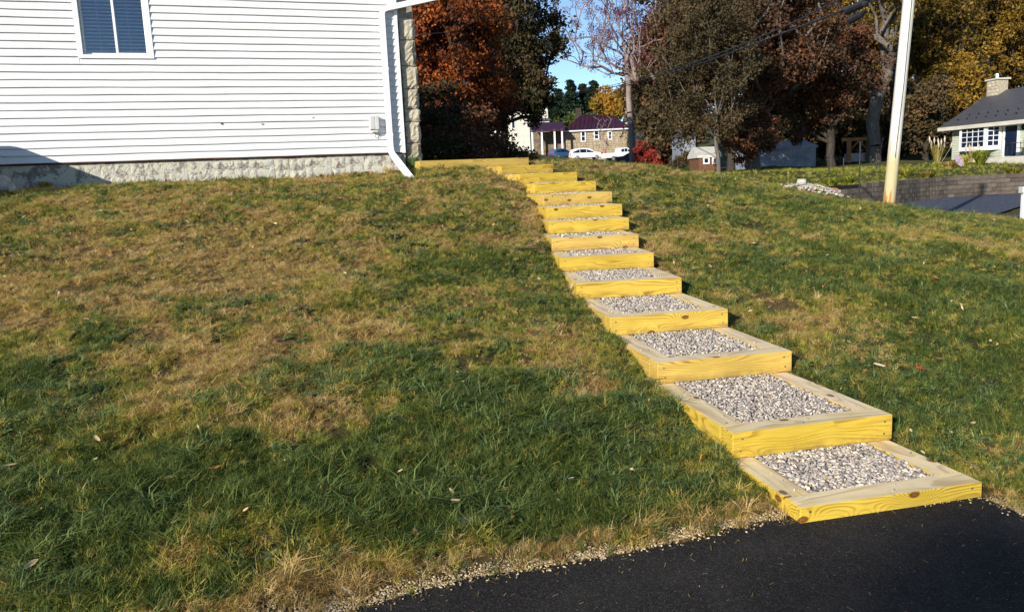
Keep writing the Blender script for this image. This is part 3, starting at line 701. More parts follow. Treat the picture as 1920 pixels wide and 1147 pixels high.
# fallen leaves
def leaf_mesh(kind):
    m = MB(); n = 5 if kind == 'maple' else 1
    if kind == 'maple':
        out = []
        for i in range(11):
            a = -1.35 + 2.7 * i / 10 + math.pi / 2; r_ = 1.0 if i % 2 == 0 else .42
            if i in (4, 6): r_ = .8
            if i == 5: r_ = 1.1
            if i in (4, 6): r_ = .5
            out.append((math.cos(a) * r_, math.sin(a) * r_, .28 * (r_ ** 2) * (1 if i % 4 == 0 else .45)))
        out.append((0, -.12, .05)); V = [(0, .1, 0)] + out
        m.add(V, [(0, i + 1, (i + 1) % 12 + 1) for i in range(12)])
        m.add([(0, -.1, .05), (.04, -.1, .05), (.1, -.75, .22)], [(0, 1, 2)])
    else:
        V = [(0, 0, .0)]; r_ = []
        for i in range(12):
            a = 2 * math.pi * i / 12; x, y = .38 * math.cos(a), math.sin(a); r_.append((x, y, .5 * abs(x) + .14 * y * y))
        m.add([(0, 0, 0)] + r_, [(0, i + 1, (i + 1) % 12 + 1) for i in range(12)])
        m.add([(0, -.95, .12), (.04, -.95, .12), (.02, -1.4, .2)], [(0, 1, 2)])
    return m
M['dead_orange'] = simple('fallen_orange', (.48, .17, .035), .6, .3, 30); M['dead_tan'] = simple('fallen_tan', (.50, .36, .19), .65, .25, 30)
M['dead_yellow'] = simple('fallen_yellow', (.55, .38, .08), .6, .25, 30); M['dead_red'] = simple('fallen_red', (.42, .06, .03), .6, .3, 30); M['dead_brown'] = simple('fallen_brown', (.20, .09, .04), .7, .3, 30); M['dead_pale'] = simple('fallen_pale', (.58, .46, .28), .7, .15, 30)
FL = [(458, 738, 'maple', 'orange', .055, 'largest orange maple leaf on the brown middle of the lawn'), (105, 860, 'oval', 'yellow', .045, 'yellow leaf lying in green grass at the left edge'),
      (548, 843, 'maple', 'orange', .040, 'orange maple leaf at the brown patch edge above dark grass'), (422, 860, 'oval', 'orange', .025, 'small orange leaf left of the maple leaf above dark grass'),
      (405, 895, 'maple', 'orange', .032, 'upright orange leaf in the green lower left lawn'), (875, 998, 'oval', 'tan', .042, 'curled tan leaf beside a dark hollow near the driveway'),
      (205, 1022, 'maple', 'yellow', .028, 'golden leaf caught in dark grass at the lower left'), (62, 1082, 'oval', 'pale', .032, 'pale curled leaf in dark grass near the lower left corner'),
      (322, 915, 'oval', 'tan', .026, 'folded tan leaf left of the upright orange leaf'), (655, 1130, 'maple', 'tan', .03, 'tan shrivelled leaf beside the driveway edge'),
      (775, 625, 'maple', 'red', .035, 'red leaf in the middle of the brown lawn'), (762, 390, 'maple', 'orange', .06, 'orange leaf below the downspout'), (725, 367, 'oval', 'brown', .05, 'brown leaf left of the downspout outlet'),
      (430, 537, 'oval', 'pale', .04, 'pale leaf on dry grass in the left lawn'), (1770, 688, 'maple', 'tan', .05, 'long tan leaf among coarse grass right of the steps'), (1555, 632, 'oval', 'pale', .035, 'pale leaf on dry grass right of the fourth step'),
      (1648, 700, 'oval', 'pale', .032, 'pale leaf between the steps and the coarse grass'), (1070, 548, 'oval', 'tan', .045, 'tan leaf leaning on the left side of the fifth step'), (1412, 467, 'oval', 'pale', .05, 'pale leaf on the green slope right of the sixth step'),
      (1445, 570, 'maple', 'brown', .045, 'brown leaf on the dry patch right of the fifth step'), (590, 1140, 'oval', 'orange', .02, 'small orange leaf at the bottom beside the driveway'), (858, 713, 'oval', 'pale', .022, 'small pale leaf in green grass left of the third step'),
      (1722, 706, 'maple', 'red', .04, 'reddish leaf beside coarse grass right of the third step'), (20, 893, 'oval', 'tan', .03, 'tan leaf at the left margin above the dark grass')]
for px, py, kd_, col, r_, lab in FL:
    p = lawn_pt(px, py); m = leaf_mesh(kd_); o = m.build('fallen_leaf', M['dead_' + col], fix=False)
    o.location = (p[0], p[1], p[2] + .052); o.scale = (r_ * 1.2,) * 3; o.rotation_euler = (random.uniform(-.6, .3), random.uniform(-.4, .4), random.uniform(0, 6.28))
    tag(o, lab, 'leaf', 'fallen leaves on the lawn')
def litter():
    n = 800; P = np.column_stack([rng.uniform(-8, 8, n * 3), 2.6 + 11 * rng.uniform(size=n * 3) ** 1.0])
    keep = ~inpoly(P, DRIVE) & (np.abs(P[:, 0]) < .8 * P[:, 1])
    for poly in STEPPOLY: keep &= ~inpoly(P, poly)
    keep &= ~((P[:, 1] > 11.0 + (P[:, 0] + 6.849) * .3644) & (P[:, 0] < -1.3))
    P = P[keep][:n]; z = hz(P) + .042; V = []; F = []; mi = []; b = 0
    src = leaf_mesh('oval'), leaf_mesh('maple')
    for i in range(len(P)):
        s = src[0] if rng.uniform() < .7 else src[1]; r_ = rng.uniform(.010, .026); a = rng.uniform(0, 6.28); t1, t2 = rng.normal(0, .5, 2)
        Mx = (Matrix.Rotation(a, 3, 'Z') @ Matrix.Rotation(t1, 3, 'X') @ Matrix.Rotation(t2, 3, 'Y'))
        for v in s.v: w = Mx @ (Vector(v) * r_); V.append((P[i, 0] + w.x, P[i, 1] + w.y, z[i] + w.z))
        c_ = rng.choice(4, p=[.34, .14, .30, .22])
        for f in s.f: F.append([q + b for q in f]); mi.append(c_)
        b = len(V)
    tag(npmesh('leaf_litter', np.array(V), np.array(F), [M['dead_tan'], M['dead_pale'], M['dead_brown'], M['dead_orange']], midx=np.array(mi)), kind='stuff')
litter()

# ------------------------------------------------------------------ white sided house
WA = (-6.849, 11.073); WRZ = math.atan2(.342, .940)
house = empty('sided_house', (WA[0], WA[1], 0), 'white vinyl sided house with a rough stone pier at its right corner', 'house', None, WRZ)
SC = 5.60; SL = -3.6; EAVE = 5.25; ZB = 2.045; CR = .1016
WX0, WX1, WZ0, WZ1 = 1.11, 2.07, 3.445, 4.78
def board(x0, x1, z, h=CR, seed=0, proud=0):
    n = max(2, int((x1 - x0) / .12)); V = []; prof = ((-.003, h + .012), (-.030, .006), (-.029, 0), (-.003, 0))
    for i in range(n + 1):
        x = x0 + (x1 - x0) * i / n
        w = .0016 * math.sin(x * 3.1 + seed * 1.7) + .0012 * math.sin(x * 7.7 + seed) ; yo = .0018 * math.sin(x * 2.3 + seed * 2.9) - proud
        V += [(x, y + (yo if j in (1, 2) else 0), z + zz + w) for j, (y, zz) in enumerate(prof)]
    F = []
    for i in range(n):
        for j in range(3): a = i * 4 + j; F.append((a, a + 4, a + 5, a + 1))
    F += [(0, 1, 2, 3), (n * 4 + 3, n * 4 + 2, n * 4 + 1, n * 4)]
    m = MB(); m.add(V, F); return m.build('siding_board', M['siding'], house, fix=True)
nC = int((EAVE - ZB) / CR)
for i in range(nC):
    z = ZB + i * CR
    segs = [(SL, SC - .055)]
    if z + CR > WZ0 and z < WZ1: segs = [(SL, WX0 + .004), (WX1 - .004, SC - .055)]
    if z < WZ0 < z + CR: board(WX0 + .004, WX1 - .004, z, h=WZ0 - z - .006, seed=i)
    for a, b in segs:
        if b - a > 3.8:
            j = 1.9 + (i * 1.37 % 1.5) + (.6 if i % 2 else 0); j = min(max(j, a + .8), b - .8)
            board(a, j, z, seed=i); board(j - .025, b, z, seed=i + .1, proud=.0012)
        else: board(a, b, z, seed=i)
m = MB()   # sheathing behind the siding, with the window opening left free
m.box(SL, WX0 + .03, 0, .12, 2.05, EAVE); m.box(WX1 - .03, SC - .01, 0, .12, 2.05, EAVE); m.box(WX0 + .03, WX1 - .03, 0, .12, 2.05, WZ0 + .03); m.box(WX0 + .03, WX1 - .03, 0, .12, WZ1 - .03, EAVE)
m.box(SC - .13, SC - .012, .12, 7.0, 2.05, EAVE); m.box(SL, SL + .12, .12, 7.0, 2.05, EAVE); m.box(SL, SC - .012, 7.0, 7.12, 1.0, EAVE)
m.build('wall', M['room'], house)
m = MB(); m.box(SC - .055, SC, -.030, .06, 2.03, EAVE - .01); m.box(SC - .012, SC, .06, .12, 2.03, EAVE - .01); m.build('corner_board', M['trim'], house, bevel=.004)
m = MB(); m.box(SL, SC - .05, -.024, .0, 2.030, 2.042); m.build('starter_strip', M['rust'], house)
m = MB(); m.box(SC - .013, SC + .008, .121, 7.0, 2.05, EAVE - .02); m.build('side_siding', M['siding'], house)
# foundation
m = MB(); m.box(SL, SC + .0, .02, .5, .8, 2.02); m.box(SC - .4, SC, .5, 7.0, .8, 2.05); m.build('foundation', M['parge'], house)
def rock_mesh(w, h, d, rough=.012, n=4, mat=None, name='foundation_stone', parent=None, seed=0, belly=.5):
    """a roughly squared stone: face at -y, origin at its lower-left-back corner"""
    r_ = np.random.default_rng(seed); m = MB(); V = []; nx, nz = max(2, n), max(2, int(n * h / w) if h > w else max(2, int(n * .7)))
    for j in range(nz + 1):
        for i in range(nx + 1):
            u, v = i / nx, j / nz; edge = min(u, 1 - u, v, 1 - v) * 2
            y = -d * (.35 + .65 * min(1, edge * 2.5) ** belly) + r_.uniform(-1, 1) * rough * (1 if edge > 0 else .4)
            V.append((u * w + r_.uniform(-1, 1) * rough * .8, y, v * h + r_.uniform(-1, 1) * rough * .8))
    nf = len(V); F = []
    for j in range(nz):
        for i in range(nx): a = j * (nx + 1) + i; F.append((a, a + 1, a + nx + 2, a + nx + 1))
    ring = [i for i in range(nx + 1)] + [(j + 1) * (nx + 1) - 1 for j in range(1, nz + 1)] + [nz * (nx + 1) + i for i in range(nx - 1, -1, -1)] + [j * (nx + 1) for j in range(nz - 1, 0, -1)]
    for q in ring: V.append((V[q][0], .03, V[q][2]))
    k = len(ring)
    for q in range(k): F.append((ring[q], nf + q, nf + (q + 1) % k, ring[(q + 1) % k]))
    m.add(V, F); return m.build(name, mat, parent, fix=True)
x = 1.2; sd = 0
while x < SC - .12:
    w = random.uniform(.16, .42); w = min(w, SC - .02 - x)
    hs = [.17, .15] if random.random() < .6 else ([.33] if random.random() < .5 else [.12, .20])
    z = 2.006
    for h in hs + [.2]:
        sd += 1; dpt = random.uniform(.006, .018) * (1 if x > 2.6 else .3)
        o = rock_mesh(w - .014, h - .014, dpt, .006, 5, M['parge'], 'foundation_stone', house, sd)
        o.location = (x, .02, z - h); z -= h
    x += w
# stone pier and the stone wing behind it
QH = [.33, .40, .35, .31, .20, .33, .28, .25, .30]
z = 4.12
m = MB(); m.box(SC + .055, SC + .27, .11, 5.5, 1.2, 4.5); m.build('wing_wall', M['mortar'], house)
for i, h in enumerate(QH):
    w = .225 + random.uniform(-.015, .02)
    o = rock_mesh(w, h - .018, .055, .014, 6, M['quoin'], 'quoin_stone', house, 100 + i); o.location = (SC + .05 + random.uniform(-.008, .01), .11, z - h)
    m = MB(); s0 = np.random.default_rng(200 + i)
    o2 = rock_mesh(.42, h - .018, .05, .014, 6, M['quoin'], 'quoin_stone', house, 300 + i); o2.location = (SC + .265, .11, z - h); o2.rotation_euler = (0, 0, math.pi / 2)
    z -= h
m = MB(); m.box(SC + .0, SC + .42, .02, 6.2, 4.50, 4.56); m.build('wing_soffit', M['trim'], house)
m = MB(); m.box(SC + .04, SC + .28, .12, .25, 4.12, 4.49); m.build('wing_header', M['trim'], house)
m = MB(); m.prism([(-.45, EAVE - .08), (3.5, 7.35), (7.5, EAVE - .08), (7.5, EAVE - .2), (-.45, EAVE - .2)], 'x', SL - .3, SC + .25); m.build('roof', M['roof_grey'], house)
m = MB(); m.prism([(.02, 4.565), (6.2, 4.565), (6.2, 5.1), (3.1, 5.22), (.02, 5.1)], 'x', SC + .02, SC + .45); m.build('wing_roof', M['roof_grey'], house)
m = MB(); m.box(SL - .3, SC + .25, -.57, -.455, EAVE - .2, EAVE - .08); m.build('gutter', M['downspout'], house)
# window: casing, two sliding sashes with panes, blind behind the glass
win = MB(); c = .065
win.box(WX0, WX0 + c, -.035, .03, WZ0, WZ1); win.box(WX1 - c, WX1, -.035, .03, WZ0, WZ1); win.box(WX0 + c, WX1 - c, -.035, .03, WZ0, WZ0 + .05); win.box(WX0 + c, WX1 - c, -.035, .03, WZ1 - c, WZ1)
wo = win.build('window', M['trim'], house, bevel=.004)
mid = (WX0 + WX1) / 2 + .015
for a, b, y in ((WX0 + c, mid + .02, .045), (mid - .02, WX1 - c, .012)):
    q = MB(); f_ = .032; zz0, zz1 = WZ0 + .05, WZ1 - c
    q.box(a, a + f_, y, y + .028, zz0, zz1); q.box(b - f_, b, y, y + .028, zz0, zz1); q.box(a + f_, b - f_, y, y + .028, zz0, zz0 + f_); q.box(a + f_, b - f_, y, y + .028, zz1 - f_, zz1)
    q.build('sash', M['trim'], wo, bevel=.002)
    q = MB(); q.box(a + f_, b - f_, y + .011, y + .015, zz0 + f_, zz1 - f_); q.build('pane', M['pane'], wo)
q = MB(); z = WZ0 + .07
while z < WZ1 - .08:
    T = Matrix.Translation((0, .105, z)) @ Matrix.Rotation(R(36), 4, 'X'); q.box(WX0 + c, WX1 - c, -.021, .021, -.0008, .0008, T=T); z += .048
for xx in (WX0 + .28, WX1 - .30): q.box(xx, xx + .004, .088, .092, WZ0 + .06, WZ1 - .08)
tag(q.build('blind', M['blind'], wo), kind='stuff')
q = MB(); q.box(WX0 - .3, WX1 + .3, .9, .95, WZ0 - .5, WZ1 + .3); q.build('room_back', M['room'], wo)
# downspout: elbow from the eave, long drop, kick-out across the lawn
q = MB(); dx_, dy_ = .082, .065
top = (SC + .98, -.02, 4.49); e1 = (5.345, -.09, 4.19)
def rect_tube(q, pts, w, d):
    P = [Vector(p) for p in pts]; V = []
    for i, p in enumerate(P):
        t = (P[min(i + 1, len(P) - 1)] - P[max(i - 1, 0)]).normalized(); a = t.cross(Vector((0, 1, 0)))
        if a.length < .2: a = Vector((1, 0, 0))
        a.normalize(); b = t.cross(a).normalized()
        V += [tuple(p + a * sx * w / 2 + b * sy * d / 2) for sx, sy in ((-1, -1), (1, -1), (1, 1), (-1, 1))]
    F = [(i * 4 + k, i * 4 + (k + 1) % 4, i * 4 + 4 + (k + 1) % 4, i * 4 + 4 + k) for i in range(len(P) - 1) for k in range(4)]
    q.add(V, F)
rect_tube(q, [top, (5.43, -.085, 4.215), (5.375, -.085, 4.19), (5.345, -.085, 4.13), (5.345, -.085, 2.13), (5.35, -.10, 2.05), (5.375, -.16, 1.97)], dx_, dy_)
ds = q.build('downspout', M['downspout'], house, bevel=0)
q = MB(); Tw = Matrix.Rotation(-WRZ, 4, 'Z') @ Matrix.Translation((-WA[0], -WA[1], 0))
tip = Tw @ Vector(tuple(at(779, 346, 11.95))); rect_tube(q, [(5.372, -.15, 1.985), (5.39, -.2, 1.94), tuple(tip)], .088, .07); q.build('kick_out', M['downspout'], ds)
for z in (2.3, 3.3):
    q = MB(); q.box(5.345 - .05, 5.345 + .05, -.1195, -.0215, z, z + .03); q.build('strap', M['trim'], ds)
# grey service box on the wall
q = MB(); bx = 5.12; q.box(bx - .075, bx + .0, -.125, -.024, 2.40, 2.60); q.box(bx + .004, bx + .062, -.135, -.024, 2.395, 2.61)
ub = q.build('service_box', M['box_grey'], house, bevel=.006)
q = MB(); q.box(bx - .04, bx + .05, -.11, -.03, 2.355, 2.392); q.build('gland', M['box_grey'], ub, bevel=.004)
q = MB(); q.tube([(bx + .0, -.07, 2.36), (bx + .0, -.07, 2.30), (bx + .015, -.06, 2.275), (bx + .06, -.05, 2.285), (bx + .085, -.04, 2.315), (bx + .07, -.03, 2.335)], .004, 6); q.build('wire', M['black'], ub)
for (sx, sz) in ((2.88, 2.535), (3.45, 2.52), (4.2, 2.6)):
    q = MB(); q.tube([(sx, -.016, sz), (sx, -.030, sz)], .014, 8); q.build('hose_cap', M['rust'] if sx < 3 else M['grey_metal'], house)

# unseen rounded box added off to the left to cast the wall's shadow
def shadow_caster():
    e = empty('air_conditioner', (WA[0] + .35 * .342 - .62 * .94 + .6 * .342, WA[1] - .35 * .94 - .62 * .342 - .6 * .94, 1.62), 'beige outdoor air conditioner unit beside the house wall, outside the left edge', 'air conditioner', None, WRZ)
    q = MB(); n = 24; pr = []
    for (cx, cy, a0) in ((.3, .5, 0), (-.3, .5, 90), (-.3, -.5, 180), (.3, -.5, 270)):
        for k in range(6): a = R(a0 + 18 * k); pr.append((cx + .1 * math.cos(a), cy + .1 * math.sin(a)))
    q.prism(pr, 'z', .05, .88); q.build('casing', M['grey_metal'], e)
    q = MB(); q.box(-.5, .5, -.7, .7, -.12, .049); q.build('pad', M['concrete'], e)
    q = MB(); q.tube([(0, 0, .881), (0, 0, .91)], .3, 20); q.build('fan_guard', M['black'], e)
shadow_caster()
for (px, py, Y, r_, lab) in ((6, 345, 10.4, .13, 'mossy pale rock at the left end of the foundation'), (22, 352, 10.2, .06, 'small dark rock beside the mossy rock at the foundation')):
    p = at(px, py, Y); o = stones(np.array([[0, 0, 0.]]), np.array([r_]), M['white_rock'], 'rock'); o.location = p; tag(o, lab, 'rock')

# ------------------------------------------------------------------ trees
def frusta(segs, nside=6):
    """segs: list of (p0,p1,r0,r1) -> arrays"""
    p0 = np.array([s[0] for s in segs]); p1 = np.array([s[1] for s in segs]); ra = np.array([s[2] for s in segs]); rb = np.array([s[3] for s in segs])
    t = p1 - p0; t /= np.linalg.norm(t, axis=1)[:, None] + 1e-9
    ref = np.where(np.abs(t[:, 2:3]) > .9, np.array([[1.0, 0, 0]]), np.array([[0, 0, 1.0]]))
    a = np.cross(t, ref); a /= np.linalg.norm(a, axis=1)[:, None]; b = np.cross(a, t)
    k = np.arange(nside) * 2 * math.pi / nside; ca, sa = np.cos(k), np.sin(k)
    ring = a[:, None] * ca[None, :, None] + b[:, None] * sa[None, :, None]
    V = np.concatenate([p0[:, None] + ring * ra[:, None, None], p1[:, None] + ring * rb[:, None, None]], 1)
    n = len(segs); base = (np.arange(n) * 2 * nside)[:, None]; i = np.arange(nside); j = (i + 1) % nside
    F = np.stack([base + i, base + j, base + nside + j, base + nside + i], 2).reshape(-1, 4)
    return V.reshape(-1, 3), F
def leaves(Cn, sig, per, size, flat=.7):
    n = len(Cn); K = per; c = np.repeat(Cn, K, axis=0); sg = np.repeat(sig, K)
    off = rng.normal(size=(n * K, 3)); off /= np.linalg.norm(off, axis=1)[:, None]; off *= (rng.uniform(size=(n * K, 1)) ** .45) * sg[:, None]; off[:, 2] *= flat
    p = c + off; s = size * rng.uniform(.55, 1.35, n * K)
    Rm = rot_rand(n * K); u, v = Rm[:, :, 0] * s[:, None], Rm[:, :, 1] * s[:, None] * .62; w = Rm[:, :, 2] * s[:, None] * .18
    V = np.stack([p - u, p - v * .9 + w, p + u, p + v + w], 1).reshape(-1, 3)
    return V, np.arange(len(V)).reshape(-1, 4)
def crown_points(n, rad, lump=.35, hollow=2.4, seed=0, low=-1.0):
    r_ = np.random.default_rng(seed + 50); d = r_.normal(size=(n * 3, 3)); d /= np.linalg.norm(d, axis=1)[:, None]
    bumps = r_.normal(size=(9, 3)); bumps /= np.linalg.norm(bumps, axis=1)[:, None]
    k = (1 - lump) + lump * np.max(np.clip(d @ bumps.T, 0, 1) ** 5, axis=1) * 1.5
    p = d * k[:, None] * (r_.uniform(size=(n * 3, 1)) ** (1 / hollow)); p = p[p[:, 2] > low][:n]
    return p * np.array(rad)
def grow(base, trunk_top, Cp, r_base, wob=.12, seed=0, tip=.012, lowi=2, limbs=()):
    r_ = np.random.default_rng(seed); base = np.array(base, float); tt = np.array(trunk_top, float); nt = 9
    nodes = []; parent = []
    for i in range(nt):
        t = i / (nt - 1); q = base + (tt - base) * t + (r_.normal(0, wob, 3) * np.array([1, 1, 0]) if 0 < i else 0); nodes.append(q); parent.append(i - 1)
    for lb in limbs:
        prev = nt - 1; q0 = nodes[-1] if False else nodes[nt - 1]
        for wpt in lb:
            wpt = np.array(wpt, float)
            for s_ in (1 / 3, 2 / 3, 1.0): nodes.append(q0 + (wpt - q0) * s_ + r_.normal(0, .08, 3)); parent.append(prev); prev = len(nodes) - 1
            q0 = wpt
    L = np.linalg.norm(tt - base); order = np.argsort(np.linalg.norm(Cp - (base + tt) / 2, axis=1))
    for ci in order:
        c = Cp[ci]; N = np.array(nodes[lowi:]); d = np.linalg.norm(N - c, axis=1) + np.clip(N[:, 2] - c[2] + .12 * L, 0, None) * 1.6
        j = int(np.argmin(d)) + lowi; q = nodes[j]; dist = np.linalg.norm(c - q); ns = max(1, int(dist / (.09 * L)))
        prev = j
        for s_ in range(1, ns + 1):
            t = s_ / ns; p = q + (c - q) * t + r_.normal(0, .03 * dist, 3) * (1 if s_ < ns else 0); p[2] += .10 * dist * math.sin(math.pi * t)
            nodes.append(p); parent.append(prev); prev = len(nodes) - 1
    n = len(nodes); A = np.full(n, 0.0); kids = np.zeros(n, int)
    for i in range(n):
        if parent[i] >= 0: kids[parent[i]] += 1
    A[kids == 0] = tip ** 2.3
    for i in range(n - 1, 0, -1):
        A[parent[i]] += A[i]
    rad = A ** (1 / 2.3); f = r_base / rad[0]; rad = np.maximum(rad * f, tip * .6); rad[0] *= 1.35
    return [(nodes[parent[i]], nodes[i], rad[parent[i]] if parent[i] < nt and i < nt else min(rad[parent[i]], rad[i] * 1.25), rad[i]) for i in range(1, n)]
def tree(name, label, cat, base, crown_c, crown_r, leafmat, barkmat='bark_dark', ncl=120, per=90, lsize=.10, clus=.6, r_base=.25, trunk_top=None, seed=0, group=None, lump=.35, hollow=2.4, low=-1.0, flat=.75, extra=None, tip=.012, lowi=2, limbs=()):
    base = np.array(base, float); cc = np.array(crown_c, float)
    Cp = crown_points(ncl, crown_r, lump, hollow, seed, low) + cc
    if extra is not None: Cp = np.concatenate([Cp, extra])
    tt = trunk_top if trunk_top is not None else (cc[0] + .1, cc[1], cc[2] + crown_r[2] * .45)
    segs = grow(base - np.array([0, 0, .3]), tt, Cp, r_base, seed=seed, wob=r_base * .35, tip=tip, lowi=lowi, limbs=limbs)
    e = empty(name, tuple(base), label, cat, group)
    V, F = frusta(segs, 6); o = npmesh('trunk', V - base, F, M[barkmat], e, smooth=True)
    sig = clus * np.random.default_rng(seed).uniform(.6, 1.35, len(Cp))
    V, F = leaves(Cp, sig, per, lsize, flat); tag(npmesh('crown', V - base, F, M[leafmat], e), kind='stuff')
    return e
def bush(name, label, cat, c, rad, leafmat, ncl=60, per=90, lsize=.06, clus=.3, seed=0, group=None):
    c = np.array(c, float); Cp = crown_points(ncl, rad, .4, 2.6, seed, -.6) + c + np.array([0, 0, rad[2] * .6])
    e = empty(name, tuple(c), label, cat, group)
    segs = []; r_ = np.random.default_rng(seed)
    for q in Cp[::2]: b = c + np.array([*r_.normal(0, .12 * rad[0], 2), -.1]); mdl = (b + q) / 2 + r_.normal(0, .05, 3); segs += [(b, mdl, .02, .015), (mdl, q, .015, .008)]
    V, F = frusta(segs, 5); npmesh('stem', V - c, F, M['bark_dark'], e)
    V, F = leaves(Cp, np.full(len(Cp), clus), per, lsize); tag(npmesh('foliage', V - c, F, M[leafmat], e), kind='stuff')
    return e
def conifer(label, base, h, r_, seed=0, group='dark conifers behind the stone bungalow', mat='lf_conifer', per=26, ls=.22):
    rr = np.random.default_rng(seed); base = np.array(base, float); Cp = []; segs = [(base - [0, 0, .3], base + [0, 0, h], .22, .02)]
    nl = int(h / .55)
    for i in range(nl):
        z = h * (.08 + .92 * i / nl); R_ = r_ * (1 - i / nl) ** .8 * rr.uniform(.75, 1.15) + .12; nb = max(4, int(9 * R_ / r_) + 3)
        for k in range(nb):
            a = rr.uniform(0, 6.28); tip_ = base + np.array([math.cos(a) * R_, math.sin(a) * R_, z - R_ * .28 + rr.normal(0, .1)]); b0 = base + np.array([0, 0, z]); segs.append((b0, tip_, .04, .012))
            for t in (.35, .6, .8, 1.0): Cp.append(b0 + (tip_ - b0) * t)
    e = empty('conifer_tree', tuple(base), label, 'tree', group)
    V, F = frusta(segs, 5); npmesh('trunk', V - base, F, M['bark_dark'], e)
    Cp = np.array(Cp); V, F = leaves(Cp, np.full(len(Cp), .42 * r_ / 2.2), per, ls, .5); tag(npmesh('crown', V - base, F, M[mat], e), kind='stuff')
def P(px, py, Y): return at(px, py, Y)
def gp(px, Y, dz=0):
    """a spot on the ground in the direction of column px at distance Y"""
    x = float(at(px, 320, Y)[0]); return np.array([x, Y, gz(x, Y) + dz])
def crown(px, py0, py1, Y, wpx, depth=None):
    a = P(px, py0, Y); b = P(px, py1, Y); rx = wpx / 2 * Y / FPX
    return (a[0] + b[0]) / 2, Y, (a[2] + b[2]) / 2, (rx, depth or rx, abs(a[2] - b[2]) / 2)

# maple behind the house corner
cx, cy, cz, cr = crown(835, -150, 250, 27, 250)
tree('maple_tree', 'orange maple with a shaded lower crown just behind the stone pier', 'tree', gp(835, 27), (cx, cy, cz), cr, 'lf_orange', 'bark_dark', 260, 230, .055, .55, .20, seed=3, lump=.35, hollow=2.0)
cx, cy, cz, cr = crown(905, 120, 255, 30, 140)
tree('maple_tree', 'low orange-red maple right of the tall orange maple', 'tree', gp(905, 30), (cx, cy, cz), cr, 'lf_orange', 'bark_dark', 80, 200, .055, .45, .11, seed=4, lump=.3)
cx, cy, cz, cr = crown(945, -60, 212, 72, 228)
tree('oak_tree', 'dark brown-green oak beside the gap of blue sky', 'tree', gp(945, 72), (cx, cy, cz), cr, 'lf_brown', 'bark_dark', 300, 130, .16, 1.1, .35, seed=5, lump=.3)
cx, cy, cz, cr = crown(975, 110, 236, 68, 165)
tree('oak_tree', 'lower dark oak boughs hanging over the cream house', 'tree', gp(900, 68), (cx, cy, cz), cr, 'lf_brown', 'bark_dark', 110, 100, .14, .9, .2, seed=6, lump=.3)
for i, (px, Y, w, h, lab) in enumerate(((800, 23, 1.6, 2.0, 'dark shrub in the house shade nearest the stone pier'), (860, 25, 1.6, 1.9, 'dark shrub in the shade behind the landing, second from the pier'), (915, 29, 1.5, 1.2, 'dark shrub in shade left of the cream house'), (955, 34, 1.3, .9, 'dark shrub in shade beside the porch of the stone bungalow'), (770, 30, 2.2, 3.2, 'tall dark shrub filling the shade behind the pier'))):
    bush('shrub', lab, 'shrub', gp(px, Y, -.2), (w, w, h), 'lf_redbrown' if i in (1, 4) else 'lf_brown', 60, 110, .06, .42, 20 + i, 'shaded shrubs behind the landing')
for i, (x, y, top, w) in enumerate(((-21.0, -25.5, 12.9, 4.0), (-15.8, -26.0, 12.8, 3.6))):  # unseen trees behind the viewer, placed to shade the foreground
    tree('shade_tree', ['yellow leaved tree behind the viewer, farther from the drive', 'yellow leaved tree behind the viewer, nearer the drive'][i], 'tree', (x, y, -.2), (x, y, top - 3.6), (w, 3.0, 3.7), 'lf_yellow', 'bark', 200, 60, .13, .75, .2, seed=400 + i, tip=.02, hollow=2.6, lump=.08)
# conifers far behind the stone bungalow
for i, (px, py, Y, r_) in enumerate(((1038, 178, 172, 3.0), (1052, 165, 178, 3.2), (1074, 148, 175, 3.4), (1098, 155, 180, 3.0), (1116, 150, 176, 3.2), (1132, 172, 182, 3.0), (1020, 190, 180, 3.2))):
    b = gp(px, Y); t = P(px, py, Y); conifer(['leftmost but one', 'third from the left', 'tallest', 'fifth from the left', 'slim pointed', 'rightmost', 'leftmost'][i] + ' dark conifer in the row behind the stone bungalow', b, t[2] - b[2], r_ * 1.25, 40 + i)
# nearly bare tree with the tall pale trunk
b = gp(1188, 96); cx, cy, cz, cr = crown(1168, -110, 165, 96, 300); cr = (cr[0], cr[1] * .7, cr[2])
tree('bare_tree', 'tall nearly bare tree with a pale trunk and sparse pinkish leaves against blue sky', 'tree', b, (cx, cy, cz), cr, 'lf_pink', 'bark_pale', 290, 60, .09, .85, .36, trunk_top=tuple(P(1175, 108, 96)), seed=9, lump=.3, hollow=2.2, tip=.010, lowi=9,
     limbs=[[P(1168, 75, 96), P(1150, 20, 96.5), P(1140, -60, 97)], [P(1150, 92, 95.5), P(1110, 70, 94.5), P(1065, 72, 93.5)], [P(1185, 70, 96), P(1190, 10, 96), P(1205, -70, 95)],
            [P(1205, 85, 96.5), P(1240, 50, 97.5), P(1275, 5, 98)], [P(1160, 85, 97.5), P(1120, 40, 99), P(1085, -10, 100)], [P(1195, 95, 94.5), P(1225, 75, 93), P(1270, 72, 92)]])
cx, cy, cz, cr = crown(1145, 165, 232, 165, 70)
tree('gold_tree', 'small golden-orange tree behind the maroon bungalow roof', 'tree', gp(1145, 165), (cx, cy, cz), cr, 'lf_gold', 'bark_dark', 70, 90, .28, 1.4, .2, seed=11)
cx, cy, cz, cr = crown(1215, 120, 240, 140, 110)
tree('gold_tree', 'thin yellow-orange tree right of the tall pale trunk', 'tree', gp(1218, 140), (cx, cy, cz), cr, 'lf_gold', 'bark_dark', 130, 60, .22, 1.3, .2, seed=12, hollow=1.8)
cx, cy, cz, cr = crown(1240, 20, 250, 120, 100)
